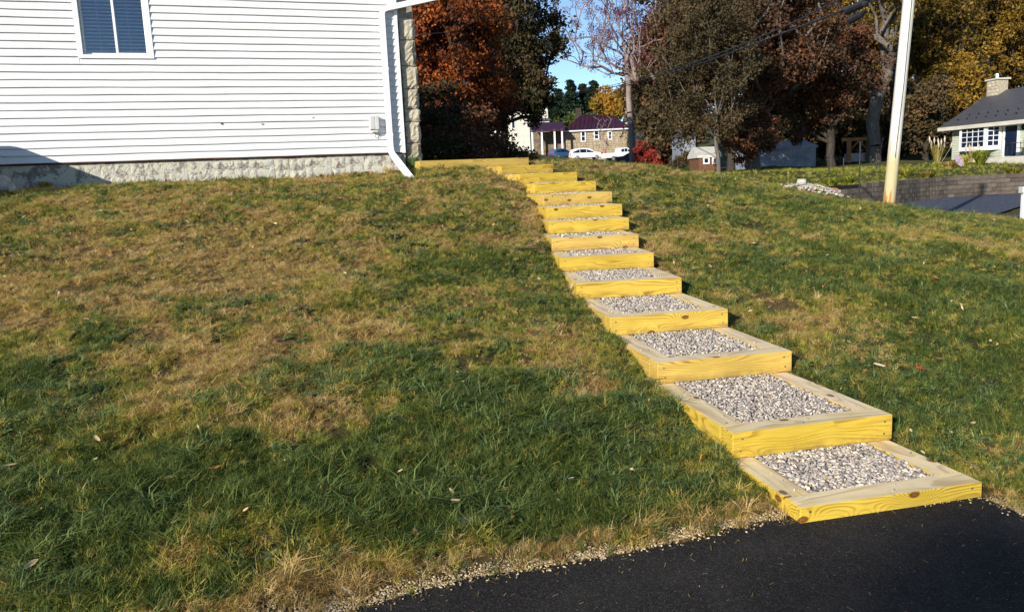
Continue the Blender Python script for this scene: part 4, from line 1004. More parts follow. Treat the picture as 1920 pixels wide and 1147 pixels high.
tree('olive_tree', 'loose olive-brown tree behind the thin yellow-orange tree', 'tree', gp(1245, 120), (cx, cy, cz), cr, 'lf_olive', 'bark_dark', 130, 70, .20, 1.3, .25, seed=13, hollow=1.8)
bush('red_bush', 'round bright red bush beside the dark sedan', 'bush', gp(1228, 84, 0), (2.5, 2.0, 2.6), 'lf_red', 130, 130, .10, .5, 30)
bush('shrub', 'brownish shrub between the red bush and the brown shed', 'shrub', gp(1282, 60, 0), (1.2, 1.2, 1.1), 'lf_olive', 50, 90, .08, .35, 31)
bush('shrub', 'small green shrub just left of the brown shed', 'shrub', gp(1303, 52, -.1), (.6, .6, .6), 'lf_green', 30, 80, .06, .25, 32)
# young grey-green tree with the slim trunk
cx, cy, cz, cr = crown(1322, -110, 300, 40, 215)
tree('pear_tree', 'grey-green young tree with a slim straight trunk on the lawn behind the ridge', 'tree', gp(1347, 40), (cx, cy, cz), cr, 'lf_olive', 'bark', 260, 200, .065, .55, .10, trunk_top=tuple(P(1338, 20, 40)), seed=14, lump=.25, hollow=2.0)
# red-brown oaks over the shaded garage
cx, cy, cz, cr = crown(1395, 175, 300, 44, 110)
tree('oak_tree', 'small dark oak low between the grey-green tree and the shaded garage', 'tree', gp(1400, 44), (cx, cy, cz), cr, 'lf_redbrown', 'bark_dark', 90, 150, .08, .5, .09, seed=33, lump=.35)
cx, cy, cz, cr = crown(1445, -160, 262, 47, 230)
tree('oak_tree', 'large red-brown oak over the shaded garage, with crossed trunks', 'tree', gp(1412, 47), (cx, cy, cz), cr, 'lf_redbrown', 'bark', 330, 160, .10, .8, .36, seed=15, lump=.35)
cx, cy, cz, cr = crown(1545, 40, 262, 50, 190)
tree('oak_tree', 'low spreading red-brown oak right of the shaded garage', 'tree', gp(1560, 50), (cx, cy, cz), cr, 'lf_redbrown', 'bark_dark', 190, 140, .10, .7, .26, seed=16, lump=.35)
cx, cy, cz, cr = crown(1360, -190, 120, 62, 260)
tree('oak_tree', 'dark brown oak crown rising behind the grey-green tree', 'tree', gp(1370, 62), (cx, cy, cz), cr, 'lf_brown', 'bark_dark', 220, 110, .17, 1.1, .33, seed=17)
# tall forked grey trunk and neighbours
cx, cy, cz, cr = crown(1650, -260, 120, 56, 240)
tree('tall_tree', 'tall grey forked trunk with thin yellow-green leaves just left of the utility pole', 'tree', gp(1636, 56), (cx, cy, cz), cr, 'lf_yellow', 'bark', 150, 45, .15, 1.0, .42, trunk_top=tuple(P(1668, -60, 56)), seed=18, hollow=1.8, tip=.03)
cx, cy, cz, cr = crown(1655, 120, 290, 62, 130)
tree('understorey_tree', 'bushy olive understorey tree behind the cedar swing frame', 'tree', gp(1650, 62), (cx, cy, cz), cr, 'lf_olive', 'bark_dark', 90, 100, .13, .9, .15, seed=19)
YT = [(1745, -60, 200, 66, 190, 'lf_yellow', 'yellow tree just right of the utility pole'), (1845, -120, 130, 74, 230, 'lf_yellow', 'tall yellow tree above the grey roofed ranch house'), (1925, -60, 150, 70, 200, 'lf_yellow', 'yellow-green tree at the right edge above the ranch roof'),
      (1735, 150, 285, 60, 120, 'lf_olive', 'olive bushy tree left of the pampas grass'), (1790, 100, 250, 64, 130, 'lf_yellow', 'golden tree touching the left end of the ranch roof'), (1690, -160, 60, 80, 220, 'lf_gold', 'golden tree crown high behind the utility pole')]
for i, (px, y0, y1, Y, w, mt, lab) in enumerate(YT):
    cx, cy, cz, cr = crown(px, y0, y1, Y, w)
    tree('yellow_tree' if mt != 'lf_olive' else 'olive_tree', lab, 'tree', gp(px, Y), (cx, cy, cz), cr, mt, 'bark_dark', 150, 110, .13, .85, .24, seed=60 + i, hollow=1.8, lump=.5)
FT = [(1225, 60, 262, 112, 110, 'lf_olive'), (1262, 90, 285, 100, 110, 'lf_brown'), (1262, 190, 285, 78, 80, 'lf_olive'), (1090, 215, 262, 150, 120, 'lf_green'), (1290, -80, 220, 95, 240, 'lf_redbrown'), (1400, -140, 240, 92, 260, 'lf_redbrown'), (1500, -120, 250, 98, 280, 'lf_gold'), (1590, -160, 260, 94, 260, 'lf_gold'), (1690, -120, 280, 96, 260, 'lf_yellow'), (1790, -150, 270, 98, 280, 'lf_olive'), (1890, -160, 260, 96, 280, 'lf_yellow'), (1990, -100, 260, 92, 240, 'lf_yellow'), (720, -60, 280, 60, 300, 'lf_brown'), (860, 60, 290, 75, 220, 'lf_brown'), (1590, 150, 300, 75, 200, 'lf_brown'), (1480, 150, 300, 72, 200, 'lf_brown'), (1720, 180, 300, 76, 160, 'lf_brown')]
pos = ['behind the thin yellow-orange tree', 'between the red bush and the grey-green tree', 'low behind the brownish shrub', 'low behind the bungalow chimney', 'farthest left wood edge behind the far cars', 'behind the grey-green tree', 'behind the red-brown oaks', 'behind the low spreading oak', 'behind the tall forked trunk', 'behind the yellow tree by the pole', 'behind the ranch house chimney', 'beyond the right edge', 'hidden mostly behind the white house', 'in deep shade behind the orange maple', 'low and dark behind the cedar swing frame', 'low and dark behind the shaded garage', 'low and dark right of the pole']
for i, (px, y0, y1, Y, w, mt) in enumerate(FT):
    cx, cy, cz, cr = crown(px, y0, y1, Y, w)
    tree('woodland_tree', f'woodland tree {pos[i]}', 'tree', gp(px, Y), (cx, cy, cz), cr, mt, 'bark_dark', 170, 80, .26, 1.7, .3, seed=80 + i, hollow=1.9, lump=.35, group='woodland trees at the back of the yards')

# ------------------------------------------------------------------ far buildings
def flat_house(name, label, Y, build):
    pass
def X(px, py, Y): p = at(px, py, Y); return float(p[0]), float(p[2])
# stone bungalow with maroon metal roof
YB = 132
def bungalow():
    x0, _ = X(1058, 245, YB); x1, _ = X(1175, 245, YB); _, ze = X(1115, 243, YB); zb = gz((x0 + x1) / 2, YB) - .6
    e = empty('stone_bungalow', ((x0 + x1) / 2, YB, zb), 'stone bungalow with maroon metal hip roof behind the parked cars', 'house')
    ox, oy, oz = (x0 + x1) / 2, YB, zb
    def L(m, name, mat, par=e, **kw):
        m.v = [(a - ox, b - oy, c - oz) for a, b, c in m.v]; return m.build(name, mat, par, **kw)
    m = MB(); m.box(x0, x1, YB, YB + 9, zb, ze); L(m, 'wall', M['stone_house'])
    xa, za = X(1092, 214, YB + 4); _, z2 = X(1150, 220, YB + 4); xr, _ = X(1152, 220, YB + 4)
    m = MB(); o_ = .45; A = (x0 - o_, YB - o_, ze); B = (x1 + o_ * 1.6, YB - o_, ze); Cc = (x1 + o_ * 1.6, YB + 9.5, ze); Dd = (x0 - o_, YB + 9.5, ze)
    E1 = (xa, YB + 4, za); E2 = (xr, YB + 4.5, z2 + .2)
    lo = [(a, b, c - .18) for a, b, c in (A, B, Cc, Dd)]
    m.add([A, B, Cc, Dd, E1, E2] + lo, [(0, 1, 5, 4), (1, 2, 5), (2, 3, 4, 5), (3, 0, 4), (6, 7, 1, 0), (7, 8, 2, 1), (8, 9, 3, 2), (9, 6, 0, 3), (9, 8, 7, 6)])
    rf = L(m, 'roof', M['roof_purple'])
    for i in range(1, 17):   # standing seams on the slope facing us
        t = i / 17; p = np.array(A) + (np.array(B) - np.array(A)) * t; q = np.array(E1) + (np.array(E2) - np.array(E1)) * min(max((t - .25) / .5, 0), 1)
        if t < .25: q = np.array(A) + (np.array(E1) - np.array(A)) * (t / .25)
        if t > .75: q = np.array(B) + (np.array(E2) - np.array(B)) * ((1 - t) / .25)
        m = MB(); m.tube([p + [0, 0, .02], q + [0, 0, .02]], .035, 4); L(m, 'seam', M['roof_purple'], rf)
    m = MB(); m.box(x0 - o_, x1 + o_, YB - o_ - .06, YB - o_ - .002, ze - .22, ze - .02); L(m, 'fascia', M['trim'])
    xc, zc = X(1084, 203, YB + 4.5); m = MB(); m.box(xc - .45, xc + .45, YB + 4, YB + 4.9, za - 2, zc); L(m, 'chimney', M['bark_dark'])
    for a, b, t, bo in ((1088.5, 1098.5, 246, 266), (1113, 1123.5, 245, 262), (1139, 1148, 246, 262)):
        xa_, z1 = X(a, t, YB); xb_, z0 = X(b, bo, YB); m = MB(); w = .16
        m.box(xa_, xa_ + w, YB - .16, YB - .002, z0, z1); m.box(xb_ - w, xb_, YB - .16, YB - .002, z0, z1); m.box(xa_ + w, xb_ - w, YB - .16, YB - .002, z0, z0 + w); m.box(xa_ + w, xb_ - w, YB - .16, YB - .002, z1 - w, z1); m.box(xa_ + w, xb_ - w, YB - .14, YB - .082, (z0 + z1) / 2 - .04, (z0 + z1) / 2 + .04)
        wd = L(m, 'window', M['trim']); m = MB(); m.box(xa_ + w, xb_ - w, YB - .09, YB - .081, z0 + w, z1 - w); L(m, 'pane', M['glass'], wd)
    rr = np.random.default_rng(5); m = MB()
    zz = zb + .5
    while zz < ze - .35:
        hh = rr.uniform(.28, .42); xx = x0 + .1
        while xx < x1 - .5:
            ww = rr.uniform(.3, .75); m.box(xx, min(xx + ww - .05, x1 - .05), YB - .045 - rr.uniform(0, .03), YB + .01, zz, min(zz + hh - .05, ze - .3)); xx += ww
        zz += hh
    tag(L(m, 'rubble_stone', M['stone_house']), kind='stuff')
    # porch
    xp0, zt = X(999, 247, YB - 1); xp1, _ = X(1056, 247, YB - 1); _, zr = X(1010, 234, YB)
    m = MB(); m.prism([(YB - 3.0, zt), (YB + 1, zr + .4), (YB + 1, zr + .2), (YB - 3.0, zt - .2)], 'x', xp0 - .3, x0 - .1); L(m, 'porch_roof', M['roof_purple'])
    m = MB(); m.box(xp0, x0 - .02, YB + 1.0, YB + 1.2, zb, zt); L(m, 'porch_wall', M['stone_house'])
    for px in (998, 1016, 1040, 1054):
        a, _ = X(px, 260, YB - 2.8); m = MB(); m.box(a - .13, a + .13, YB - 2.9, YB - 2.64, zb, zt + .05); L(m, 'porch_post', M['trim'])
    m = MB(); m.box(xp0 - .4, x0, YB - 3.1, YB + 1, zb - .2, zb + .9); L(m, 'porch_floor', M['stone_house'])
bungalow()
def plain_house(name, label, x0, x1, Y, dep, zb, ze, ridge, wallmat, roofmat, wins=(), ridge_axis='x', over=.3, chim=None, door=None):
    ox = (x0 + x1) / 2; e = empty(name, (ox, Y, zb), label, 'shed' if 'shed' in name or 'garage' in name else 'house')
    m = MB(); m.box(x0 - ox, x1 - ox, 0, dep, 0, ze - zb); m.build('wall', M[wallmat], e)
    m = MB(); h = ze - zb
    if ridge_axis == 'x': m.prism([(-over, h - .05), (dep / 2, ridge - zb), (dep + over, h - .05), (dep + over, h - .2), (-over, h - .2)], 'x', x0 - ox - over, x1 - ox + over)
    else: m.prism([(x0 - ox - over, h - .05), (0, ridge - zb), (x1 - ox + over, h - .05), (x1 - ox + over, h - .2), (x0 - ox - over, h - .2)], 'y', -over, dep + over)
    m.build('roof', M[roofmat], e)
    if ridge_axis == 'y':
        m = MB(); m.prism([(x0 - ox, h - .2), (x1 - ox, h - .2), (0, ridge - zb - .25)], 'y', .0, .1); m.build('gable', M[wallmat], e)
    for a, b, z0, z1 in wins:
        w = .08 if x1 - x0 < 8 else .14; m = MB()
        m.box(a - ox, a - ox + w, -.06, -.003, z0 - zb, z1 - zb); m.box(b - ox - w, b - ox, -.06, -.003, z0 - zb, z1 - zb); m.box(a - ox + w, b - ox - w, -.06, -.003, z0 - zb, z0 - zb + w); m.box(a - ox + w, b - ox - w, -.06, -.003, z1 - zb - w, z1 - zb)
        wd = m.build('window', M['trim'], e); m = MB(); m.box(a - ox + w, b - ox - w, -.02, -.004, z0 - zb + w, z1 - zb - w); m.build('pane', M['glass'], wd)
    if chim: m = MB(); a, w, z1 = chim; m.box(a - ox - w / 2, a - ox + w / 2, dep * .4, dep * .4 + w, h - .5, z1 - zb); m.build('chimney', M['cream'], e)
    if door: m = MB(); a, b, z1 = door; m.box(a - ox, b - ox, -.05, -.003, 0, z1 - zb); m.build('door', M['trim'], e)
    return e
Y = 158; x0, ze = X(938, 208, Y); x1, _ = X(992, 208, Y); _, zr = X(960, 188, Y)
wa, w1 = X(959, 228, Y); wb, w0 = X(966, 241, Y)
plain_house('cream_house', 'cream house with dappled shade behind the dark oak, left of the bungalow', x0, x1, Y, 9, gz(x0, Y) - .5, ze, zr, 'cream', 'roof_grey', [(wa, wb, w0, w1)])
Y = 160; x0, ze = X(992, 226, Y); x1, _ = X(1030, 226, Y); _, zr = X(1010, 219, Y); ca, ct = X(1023, 195, Y)
plain_house('cream_wing', 'low cream wing with a dark flat roof and pale chimney between oak and bungalow', x0, x1, Y, 8, gz(x0, Y) - .5, ze, zr, 'cream', 'roof_grey', chim=(ca, 1.1, ct))
Y = 175; x0, ze = X(1182, 222, Y); x1, _ = X(1238, 222, Y); _, zr = X(1205, 206, Y)
w = [(X(a, 225, Y)[0], X(b, 225, Y)[0], X(a, 238, Y)[1], X(b, 228, Y)[1]) for a, b in ((1196, 1202), (1206, 1212), (1222, 1228))]
plain_house('cream_house', 'far cream house with grey roof behind the thin yellow tree', x0, x1, Y, 10, gz(x0, Y) - .5, ze, zr, 'cream', 'roof_grey', w)
# white porch rail seen through the oak
Y = 112; x0, z0 = X(905, 256, Y); x1, z1 = X(937, 240, Y)
e = empty('porch_railing', (x0, Y, z0 - .5), 'white porch railing with posts left of the cream house', 'railing')
m = MB(); m.box(0, x1 - x0, 0, .08, z1 - z0 + .42, z1 - z0 + .55); m.build('rail', M['trim'], e)
m = MB(); m.box(0, x1 - x0, .0, .08, .1, .22); m.build('rail', M['trim'], e)
for i in range(14): m = MB(); xx = (x1 - x0) * i / 13; m.box(xx - .03, xx + .03, .01, .07, .22, z1 - z0 + .42); m.build('baluster', M['trim'], e)
for xx in (0, (x1 - x0) * .55, x1 - x0): m = MB(); m.box(xx - .1, xx + .1, .085, .285, -1, 3.2); m.build('post', M['trim'], e)
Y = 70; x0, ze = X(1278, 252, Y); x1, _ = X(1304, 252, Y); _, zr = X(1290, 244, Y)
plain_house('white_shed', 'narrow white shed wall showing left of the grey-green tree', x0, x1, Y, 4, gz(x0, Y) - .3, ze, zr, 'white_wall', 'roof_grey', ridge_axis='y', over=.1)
Y = 49; x0, ze = X(1310, 290, Y); x1, _ = X(1350, 290, Y); _, zr = X(1330, 274, Y)
w = [(X(1318, 295, Y)[0], X(1330, 295, Y)[0], X(1320, 308, Y)[1], X(1320, 295, Y)[1]), (X(1335, 295, Y)[0], X(1345, 295, Y)[0], X(1340, 308, Y)[1], X(1340, 295, Y)[1])]
plain_house('brown_shed', 'small brown board shed with a white roof under the grey-green tree', x0, x1, Y, 2.5, gz(x0, Y) - .2, ze, zr, 'brown_wood', 'concrete', w, over=.1)
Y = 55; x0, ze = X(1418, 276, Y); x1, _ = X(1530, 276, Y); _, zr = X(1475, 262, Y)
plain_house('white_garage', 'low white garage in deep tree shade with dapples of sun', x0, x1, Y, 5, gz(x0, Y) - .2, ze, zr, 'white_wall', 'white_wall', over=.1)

# ranch house on the right
P0 = P(1784, 298, 52); P1 = P(1935, 295, 45.5); rz = math.atan2(P1[1] - P0[1], P1[0] - P0[0])
zf = 1.60
rh = empty('ranch_house', (P0[0], P0[1], zf), 'pale green sided ranch house with charcoal roof and white bay window', 'house', None, rz)
def rl(px, py, off=0.0):
    """wall coordinates (along, up) of a sight line on the ranch front, shifted off metres outward"""
    d = fwd + RV * (px - 960) / FPX + UV * (573.5 - py) / FPX; n = np.array([math.sin(rz), -math.cos(rz), 0]); q = P0 + n * off
    t = ((q - EYE) @ n) / (d @ n); w = EYE + d * t - q; return float(w[0] * math.cos(rz) + w[1] * math.sin(rz)), float(w[2] + P0[2] - zf)
RL = 11.0; ez = rl(1800, 236)[1]
i = 0; z = -.1
m = MB(); m.box(0, RL, .02, 7, -.5, ez); m.build('wall', M['beige_siding'], rh)
da, _ = rl(1882, 250); db, _ = rl(1912, 250); dt = rl(1895, 232)[1]
while z < ez - .05:
    for a, b in ((0, da), (db, RL)):
        if a >= b: continue
        q = MB(); q.add([(a, .018, z + .16), (b, .018, z + .16), (b, -.012, z), (a, -.012, z), (b, .018, z), (a, .018, z)], [(0, 3, 2, 1), (3, 5, 4, 2)]); q.build('siding_board', M['beige_siding'], rh)
    z += .155
ra, rt = rl(1858, 173, -3.5); rz2 = rt
m = MB(); A = (-.55, -.6, ez - .05); B = (RL, -.6, ez - .05); E1 = (ra, 3.5, rz2); E2 = (RL, 3.5, rz2 + .05); Cb = (RL, 7.6, ez - .05); Db = (-.55, 7.6, ez - .05)
m.add([A, B, E2, E1, Cb, Db], [(0, 1, 2, 3), (3, 2, 4, 5), (0, 3, 5)]); m.add([(a, b, c - .02) for a, b, c in (A, B, Cb, Db)], [(3, 2, 1, 0)])
rf = m.build('roof', M['roof_grey'], rh)
for row in (0.9, 1.5):
    for k in range(13):     # snow guards
        m = MB(); t = row / 5; y = -.6 + 4.1 * t; zz = ez - .05 + (rz2 - ez + .05) * t; xx = .3 + k * .8 + (row - 1) * .6; m.box(xx, xx + .1, y - .02, y + .02, zz + .0, zz + .09); m.build('snow_guard', M['black'], rf)
m = MB(); m.box(-.55, RL, -.66, -.602, ez - .26, ez - .04); m.build('fascia', M['cream'], rh)
m = MB(); m.box(-.5, RL, -.6, .02, ez - .27, ez - .24); m.build('soffit', M['trim'], rh)
cxa, _ = rl(1857, 190, -3.2); cxb, ct = rl(1880, 149, -3.2)
m = MB(); m.box(cxa, cxb, 2.9, 3.6, rz2 - 1.2, ct); ch = m.build('chimney', M['quoin'], rh)
for r_ in range(5):
    for k in range(3):
        wv = (cxb - cxa) / 3; m = rock_mesh(wv - .03, (ct - rz2 + .3) / 5 - .03, .04, .012, 3, M['quoin'], 'stone', ch, 500 + r_ * 3 + k); m.location = (cxa + k * wv + (0.05 if r_ % 2 else 0), 2.9, rz2 - .3 + r_ * (ct - rz2 + .3) / 5)
m = MB(); m.box(cxa - .1, cxb + .1, 2.8, 3.7, ct + .002, ct + .1); m.build('chimney_cap', M['concrete'], ch)
m = MB(); m.tube([((cxa + cxb) / 2, 3.2, ct + .1), ((cxa + cxb) / 2, 3.2, ct + .42)], .09, 8); m.build('flue', M['trim'], ch)
# bay window: front leaf and angled right leaf, white muntins
def leaf(par, p0, p1, z0, z1, nx, nz, mb=.10):
    """glazed frame between two plan points"""
    p0 = Vector((*p0, 0)); p1 = Vector((*p1, 0)); L = (p1 - p0).length; ang = math.atan2(p1.y - p0.y, p1.x - p0.x); T = Matrix.Translation(p0) @ Matrix.Rotation(ang, 4, 'Z'); q = MB()
    q.box(0, mb, -.04, .06, z0, z1, T=T); q.box(L - mb, L, -.04, .06, z0, z1, T=T); q.box(mb, L - mb, -.04, .06, z0, z0 + mb, T=T); q.box(mb, L - mb, -.04, .06, z1 - mb, z1, T=T)
    fr = q.build('bay_window', M['trim'], par)
    q = MB(); q.box(mb, L - mb, .01, .02, z0 + mb, z1 - mb, T=T); q.build('pane', M['glass'], fr)
    for i in range(1, nx): q = MB(); xx = mb + (L - 2 * mb) * i / nx; q.box(xx - .018, xx + .018, -.015, .008, z0 + mb, z1 - mb, T=T); q.build('muntin', M['trim'], fr)
    for j in range(1, nz): q = MB(); zz = z0 + mb + (z1 - z0 - 2 * mb) * j / nz; q.box(mb, L - mb, -.025, -.0155, zz - .018, zz + .018, T=T); q.build('muntin', M['trim'], fr)
    return fr
a0, z1_ = rl(1801, 236, .45); a1, _ = rl(1849, 236, .45); a2, _ = rl(1872, 236, .02); _, z0_ = rl(1820, 280, .45)
leaf(rh, (a0, -.45), (a1, -.45), z0_, z1_ - .02, 4, 4, .13); leaf(rh, (a1 + .01, -.45), (a2 + .25, .0), z0_ + .02, z1_ - .04, 2, 4, .13); leaf(rh, (a0 - .3, .0), (a0 - .01, -.45), z0_, z1_ - .04, 1, 4, .08)
m = MB(); m.add([(a0 - .3, 0, z0_ - .1), (a0, -.5, z0_ - .1), (a1, -.5, z0_ - .1), (a2 + .25, 0, z0_ - .1), (a0 - .3, 0, z0_ - .002), (a0, -.5, z0_ - .002), (a1, -.5, z0_ - .002), (a2 + .25, 0, z0_ - .002)], [(0, 1, 5, 4), (1, 2, 6, 5), (2, 3, 7, 6), (3, 2, 1, 0), (4, 5, 6, 7)]); m.build('bay_sill', M['trim'], rh)
# door
m = MB(); m.box(da, da + .14, -.05, .015, -.05, dt); m.box(db - .14, db, -.05, .015, -.05, dt); m.box(da + .14, db - .14, -.05, .015, dt - .12, dt); dr = m.build('door_frame', M['trim'], rh)
m = MB(); m.box(da + .14, db - .14, -.02, .01, .02, dt - .12); m.build('door_glass', M['glass'], dr)
m = MB(); m.box(da + .17, da + .20, -.06, -.02, .95, 1.1); m.build('handle', M['black'], dr)
sa, _ = rl(1817, 305, 2.2)
m = MB(); m.box(sa, RL, -2.3, -.06, -.55, -.02); m.build('porch_slab', M['concrete'], rh)
for (sx, zz) in ((da - .5, 1.55), (db + .35, 1.6)):
    m = MB(); m.tube([(sx, -.03, zz), (sx, -.09, zz)], .17, 12); m.build('wall_ornament', M['black'], rh)
# patio chair and table in front of the door
def to_w(p): c_, s_ = math.cos(rz), math.sin(rz); return (P0[0] + p[0] * c_ - p[1] * s_, P0[1] + p[0] * s_ + p[1] * c_, zf + p[2])
ca_, _ = rl(1917, 290, 1.2)
e = empty('patio_chair', to_w((ca_, -1.2, -.02)), 'grey metal patio chair on the ranch house porch', 'chair', None, rz)
m = MB(); m.box(-.25, .25, -.25, .25, .42, .45); m.build('seat', M['black'], e); m = MB(); m.box(-.25, .25, .23, .26, .455, 1.0); m.build('backrest', M['grey_metal'], e)
for sx in (-.23, .23):
    for sy in (-.23, .22): m = MB(); m.tube([(sx, sy, 0), (sx, sy, .42)], .018, 6); m.build('leg', M['black'], e)
tb, _ = rl(1901, 290, 1.3)
e = empty('patio_table', to_w((tb, -1.3, -.02)), 'dark metal table in front of the ranch house door', 'table', None, rz)
m = MB(); m.tube([(0, 0, .72), (0, 0, .75)], .42, 16); m.build('table_top', M['black'], e)
for k in range(4): m = MB(); a = k * math.pi / 2 + .6; m.tube([(.3 * math.cos(a), .3 * math.sin(a), .72), (.36 * math.cos(a), .36 * math.sin(a), 0)], .018, 6); m.build('leg', M['black'], e)

# ------------------------------------------------------------------ neighbour's drive, block retaining wall
m = MB(); m.add([(x, y, .006) for x, y in ROAD], [tuple(range(len(ROAD)))]); tag(m.build('side_road', M['road']), kind='structure')
rw = empty('retaining_wall', (WP[0][0], WP[0][1], 0), 'grey-brown concrete block retaining wall below the ranch house garden', 'wall')
_q = MB(); _q.box(-.218, .218, -.13, .13, 0, .172); _bo = _q.build('block', M['block'], rw, bevel=.012); bmesh_ = _bo.data; D.objects.remove(_bo)
seg = np.linalg.norm(np.diff(WPn, axis=0), axis=1); cum = np.concatenate([[0], np.cumsum(seg)])
for row in range(5):
    s_ = .22 * (row % 2); smin = 0 + (row - 2) * 1.1 if row > 2 else 0
    while s_ < cum[-1]:
        if s_ >= max(0, smin):
            k = min(np.searchsorted(cum, s_, 'right') - 1, len(seg) - 1); t = (s_ - cum[k]) / seg[k]; p = WPn[k] * (1 - t) + WPn[k + 1] * t; a = math.atan2(*(WPn[k + 1] - WPn[k])[::-1])
            o = D.objects.new('block', bmesh_); C.objects.link(o); o.parent = rw
            o.location = (p[0] - WP[0][0] + random.uniform(-.012, .012), p[1] - WP[0][1] + row * .02 + random.uniform(-.012, .012), -.05 + row * .178); o.rotation_euler = (0, 0, a + random.uniform(-.02, .02))
        s_ += .448
m = MB(); m.add([(x - WP[0][0], y - WP[0][1] + .16, -.2) for x, y in WP] + [(x - WP[0][0], y - WP[0][1] + .16, .80) for x, y in WP], [(i, i + 1, len(WP) + i + 1, len(WP) + i) for i in range(len(WP) - 1)]); m.build('backing', M['black'], rw)

# planting behind the wall: grass tufts, daylily clumps, pampas grass
def clump(name, label, cat, base, n, h, spread, mat, w=.012, plume=0, droop=.5):
    e = empty(name, tuple(base), label, cat); m = MB(); r_ = random.Random(int(base[0] * 100))
    for i in range(n):
        a = r_.uniform(0, 6.28); l = h * r_.uniform(.6, 1.1); s_ = spread * r_.uniform(.3, 1); dx, dy = math.cos(a), math.sin(a); px_, py_ = -dy * w, dx * w
        b0 = (dx * .1 * spread, dy * .1 * spread); p1 = (dx * s_ * .5, dy * s_ * .5, l * .8); p2 = (dx * s_, dy * s_, l * (1 - droop * r_.uniform(.3, 1)))
        m.add([(b0[0] - px_, b0[1] - py_, 0), (b0[0] + px_, b0[1] + py_, 0), (p1[0] - px_, p1[1] - py_, p1[2]), (p1[0] + px_, p1[1] + py_, p1[2]), (p2[0], p2[1], p2[2])], [(0, 1, 3, 2), (2, 3, 4)])
    tag(m.build('blades', M[mat], e, fix=False), kind='stuff')
    for i in range(plume):
        a = r_.uniform(0, 6.28); s_ = spread * r_.uniform(.2, .8); x, y = math.cos(a) * s_, math.sin(a) * s_; zt = h * r_.uniform(1.0, 1.35); q = MB()
        q.tube([(x * .3, y * .3, 0), (x, y, zt - .35)], .008, 4); q.tube([(x, y, zt - .38), (x * 1.05, y, zt - .2), (x * 1.12, y, zt)], [.02, .055, .01], 6); q.build('plume', M['pampas'], e)
    return e
clump('pampas_grass', 'tall pampas grass with pale plumes left of the bay window', 'ornamental grass', gp(1757, 48), 200, 1.2, .9, 'grass_olive', .014, 9, .4)
clump('pampas_grass', 'small plumed grass in front of the bay window', 'ornamental grass', gp(1822, 47, -.1), 90, .9, .6, 'grass_olive', .012, 8, .4)
clump('daylily_clump', 'arching green daylily clump below the bay window', 'plant', gp(1838, 43.5), 260, .95, 1.0, 'grass_green', .018, 0, .7)
clump('daylily_clump', 'green strap-leaved clump beside the porch slab', 'plant', gp(1805, 44), 180, .7, .8, 'grass_green', .016, 0, .7)
for i, (px, Y, lab, mt) in enumerate(((1780, 42, 'rusty brown perennials left of the daylilies', 'grass_dry'), (1700, 38, 'low green plants behind the wall by the pole', 'grass_green'), (1740, 36.5, 'low yellow-green plants above the wall', 'grass_olive'), (1900, 36.5, 'yellow-green plants above the right end of the wall', 'grass_olive'), (1560, 31, 'bright green weeds beside the pale rocks', 'grass_green'), (1590, 32.5, 'bright green weeds left of the utility pole', 'grass_green'))):
    clump('perennial_patch', lab, 'plant', gp(px, Y), 170, .45, .9, mt, .014, 0, .5)
def tufts_far():
    n = 5200; Pq = np.column_stack([rng.uniform(6, 34, n), rng.uniform(26.5, 48, n)]); Pq = Pq[~inpoly(Pq, ROAD)]
    Pq = Pq[(Pq[:, 1] > np.interp(Pq[:, 0], WPn[:, 0], WPn[:, 1]) + .35) | (Pq[:, 0] < 11)]
    z = hz(Pq); n = len(Pq); sc3 = rng.uniform(2.2, 4.6, n)
    scatter('garden_grass', np.column_stack([Pq, z]), np.column_stack([rng.normal(0, .3, (n, 2)), rng.uniform(0, 6.28, n)]), sc3, D.collections['green_grass_tufts'], 6)
tufts_far()
for i, (px, py, Y, r_, lab) in enumerate(((1500, 341, 27.5, .22, 'pinkish pale rock at the left of the rubble heap'), (1512, 346, 27, .16, 'small white rock in front of the pinkish rock'), (1530, 338, 28, .26, 'long flat pale rock behind the rubble heap'), (1570, 352, 27.2, .18, 'orange-brown rock at the start of the block wall'), (1541, 350, 26.6, .14, 'grey rock in the middle of the rubble heap'))):
    p = P(px, py, Y); p[2] = gz(p[0], p[1]) + r_ * .25; o = stones(np.array([[0, 0, 0.]]), np.array([r_]), M['white_rock'] if i != 3 else M['cedar'], 'rock', flat=.6); o.location = p; tag(o, lab, 'rock')
n = 420; c0 = gp(1545, 27.2); Pq = np.column_stack([rng.normal(c0[0], .75, n), rng.normal(c0[1], .55, n)]); tag(stones(np.column_stack([Pq, hz(Pq) + .03]), rng.uniform(.03, .08, n), M['gravel'], 'rubble_heap'), kind='stuff')

# cedar swing frame, fence posts, thin black pole, mailbox
Y = 58; a, zt = X(1592, 265, Y); b, _ = X(1629, 264, Y); zg = gz(a, Y); e = empty('swing_frame', (a, Y, zg), 'orange cedar swing frame in the shaded yard', 'swing frame')
for xx in (0, b - a): m = MB(); m.box(xx - .12, xx + .12, -.12, .12, 0, zt - zg); m.build('post', M['cedar'], e)
m = MB(); m.box(-.5, b - a + .4, -.1, .1, zt - zg + .002, zt - zg + .24); m.build('beam', M['cedar'], e)
for s_ in (-1, 1):
    xx = (0 if s_ < 0 else b - a); m = MB(); m.tube([(xx + (.12 if s_ < 0 else -.12), 0, zt - zg - .6), (xx + (.7 if s_ < 0 else -.7), 0, zt - zg)], .06, 5); m.build('brace', M['cedar'], e)
a2 = .45 * (b - a); m = MB(); m.box(a2 - .8, a2 + .8, -.3, .3, .55, .62); m.box(a2 - .8, a2 + .8, .28, .33, .62, 1.15); m.build('swing_seat', M['grey_metal'], e)
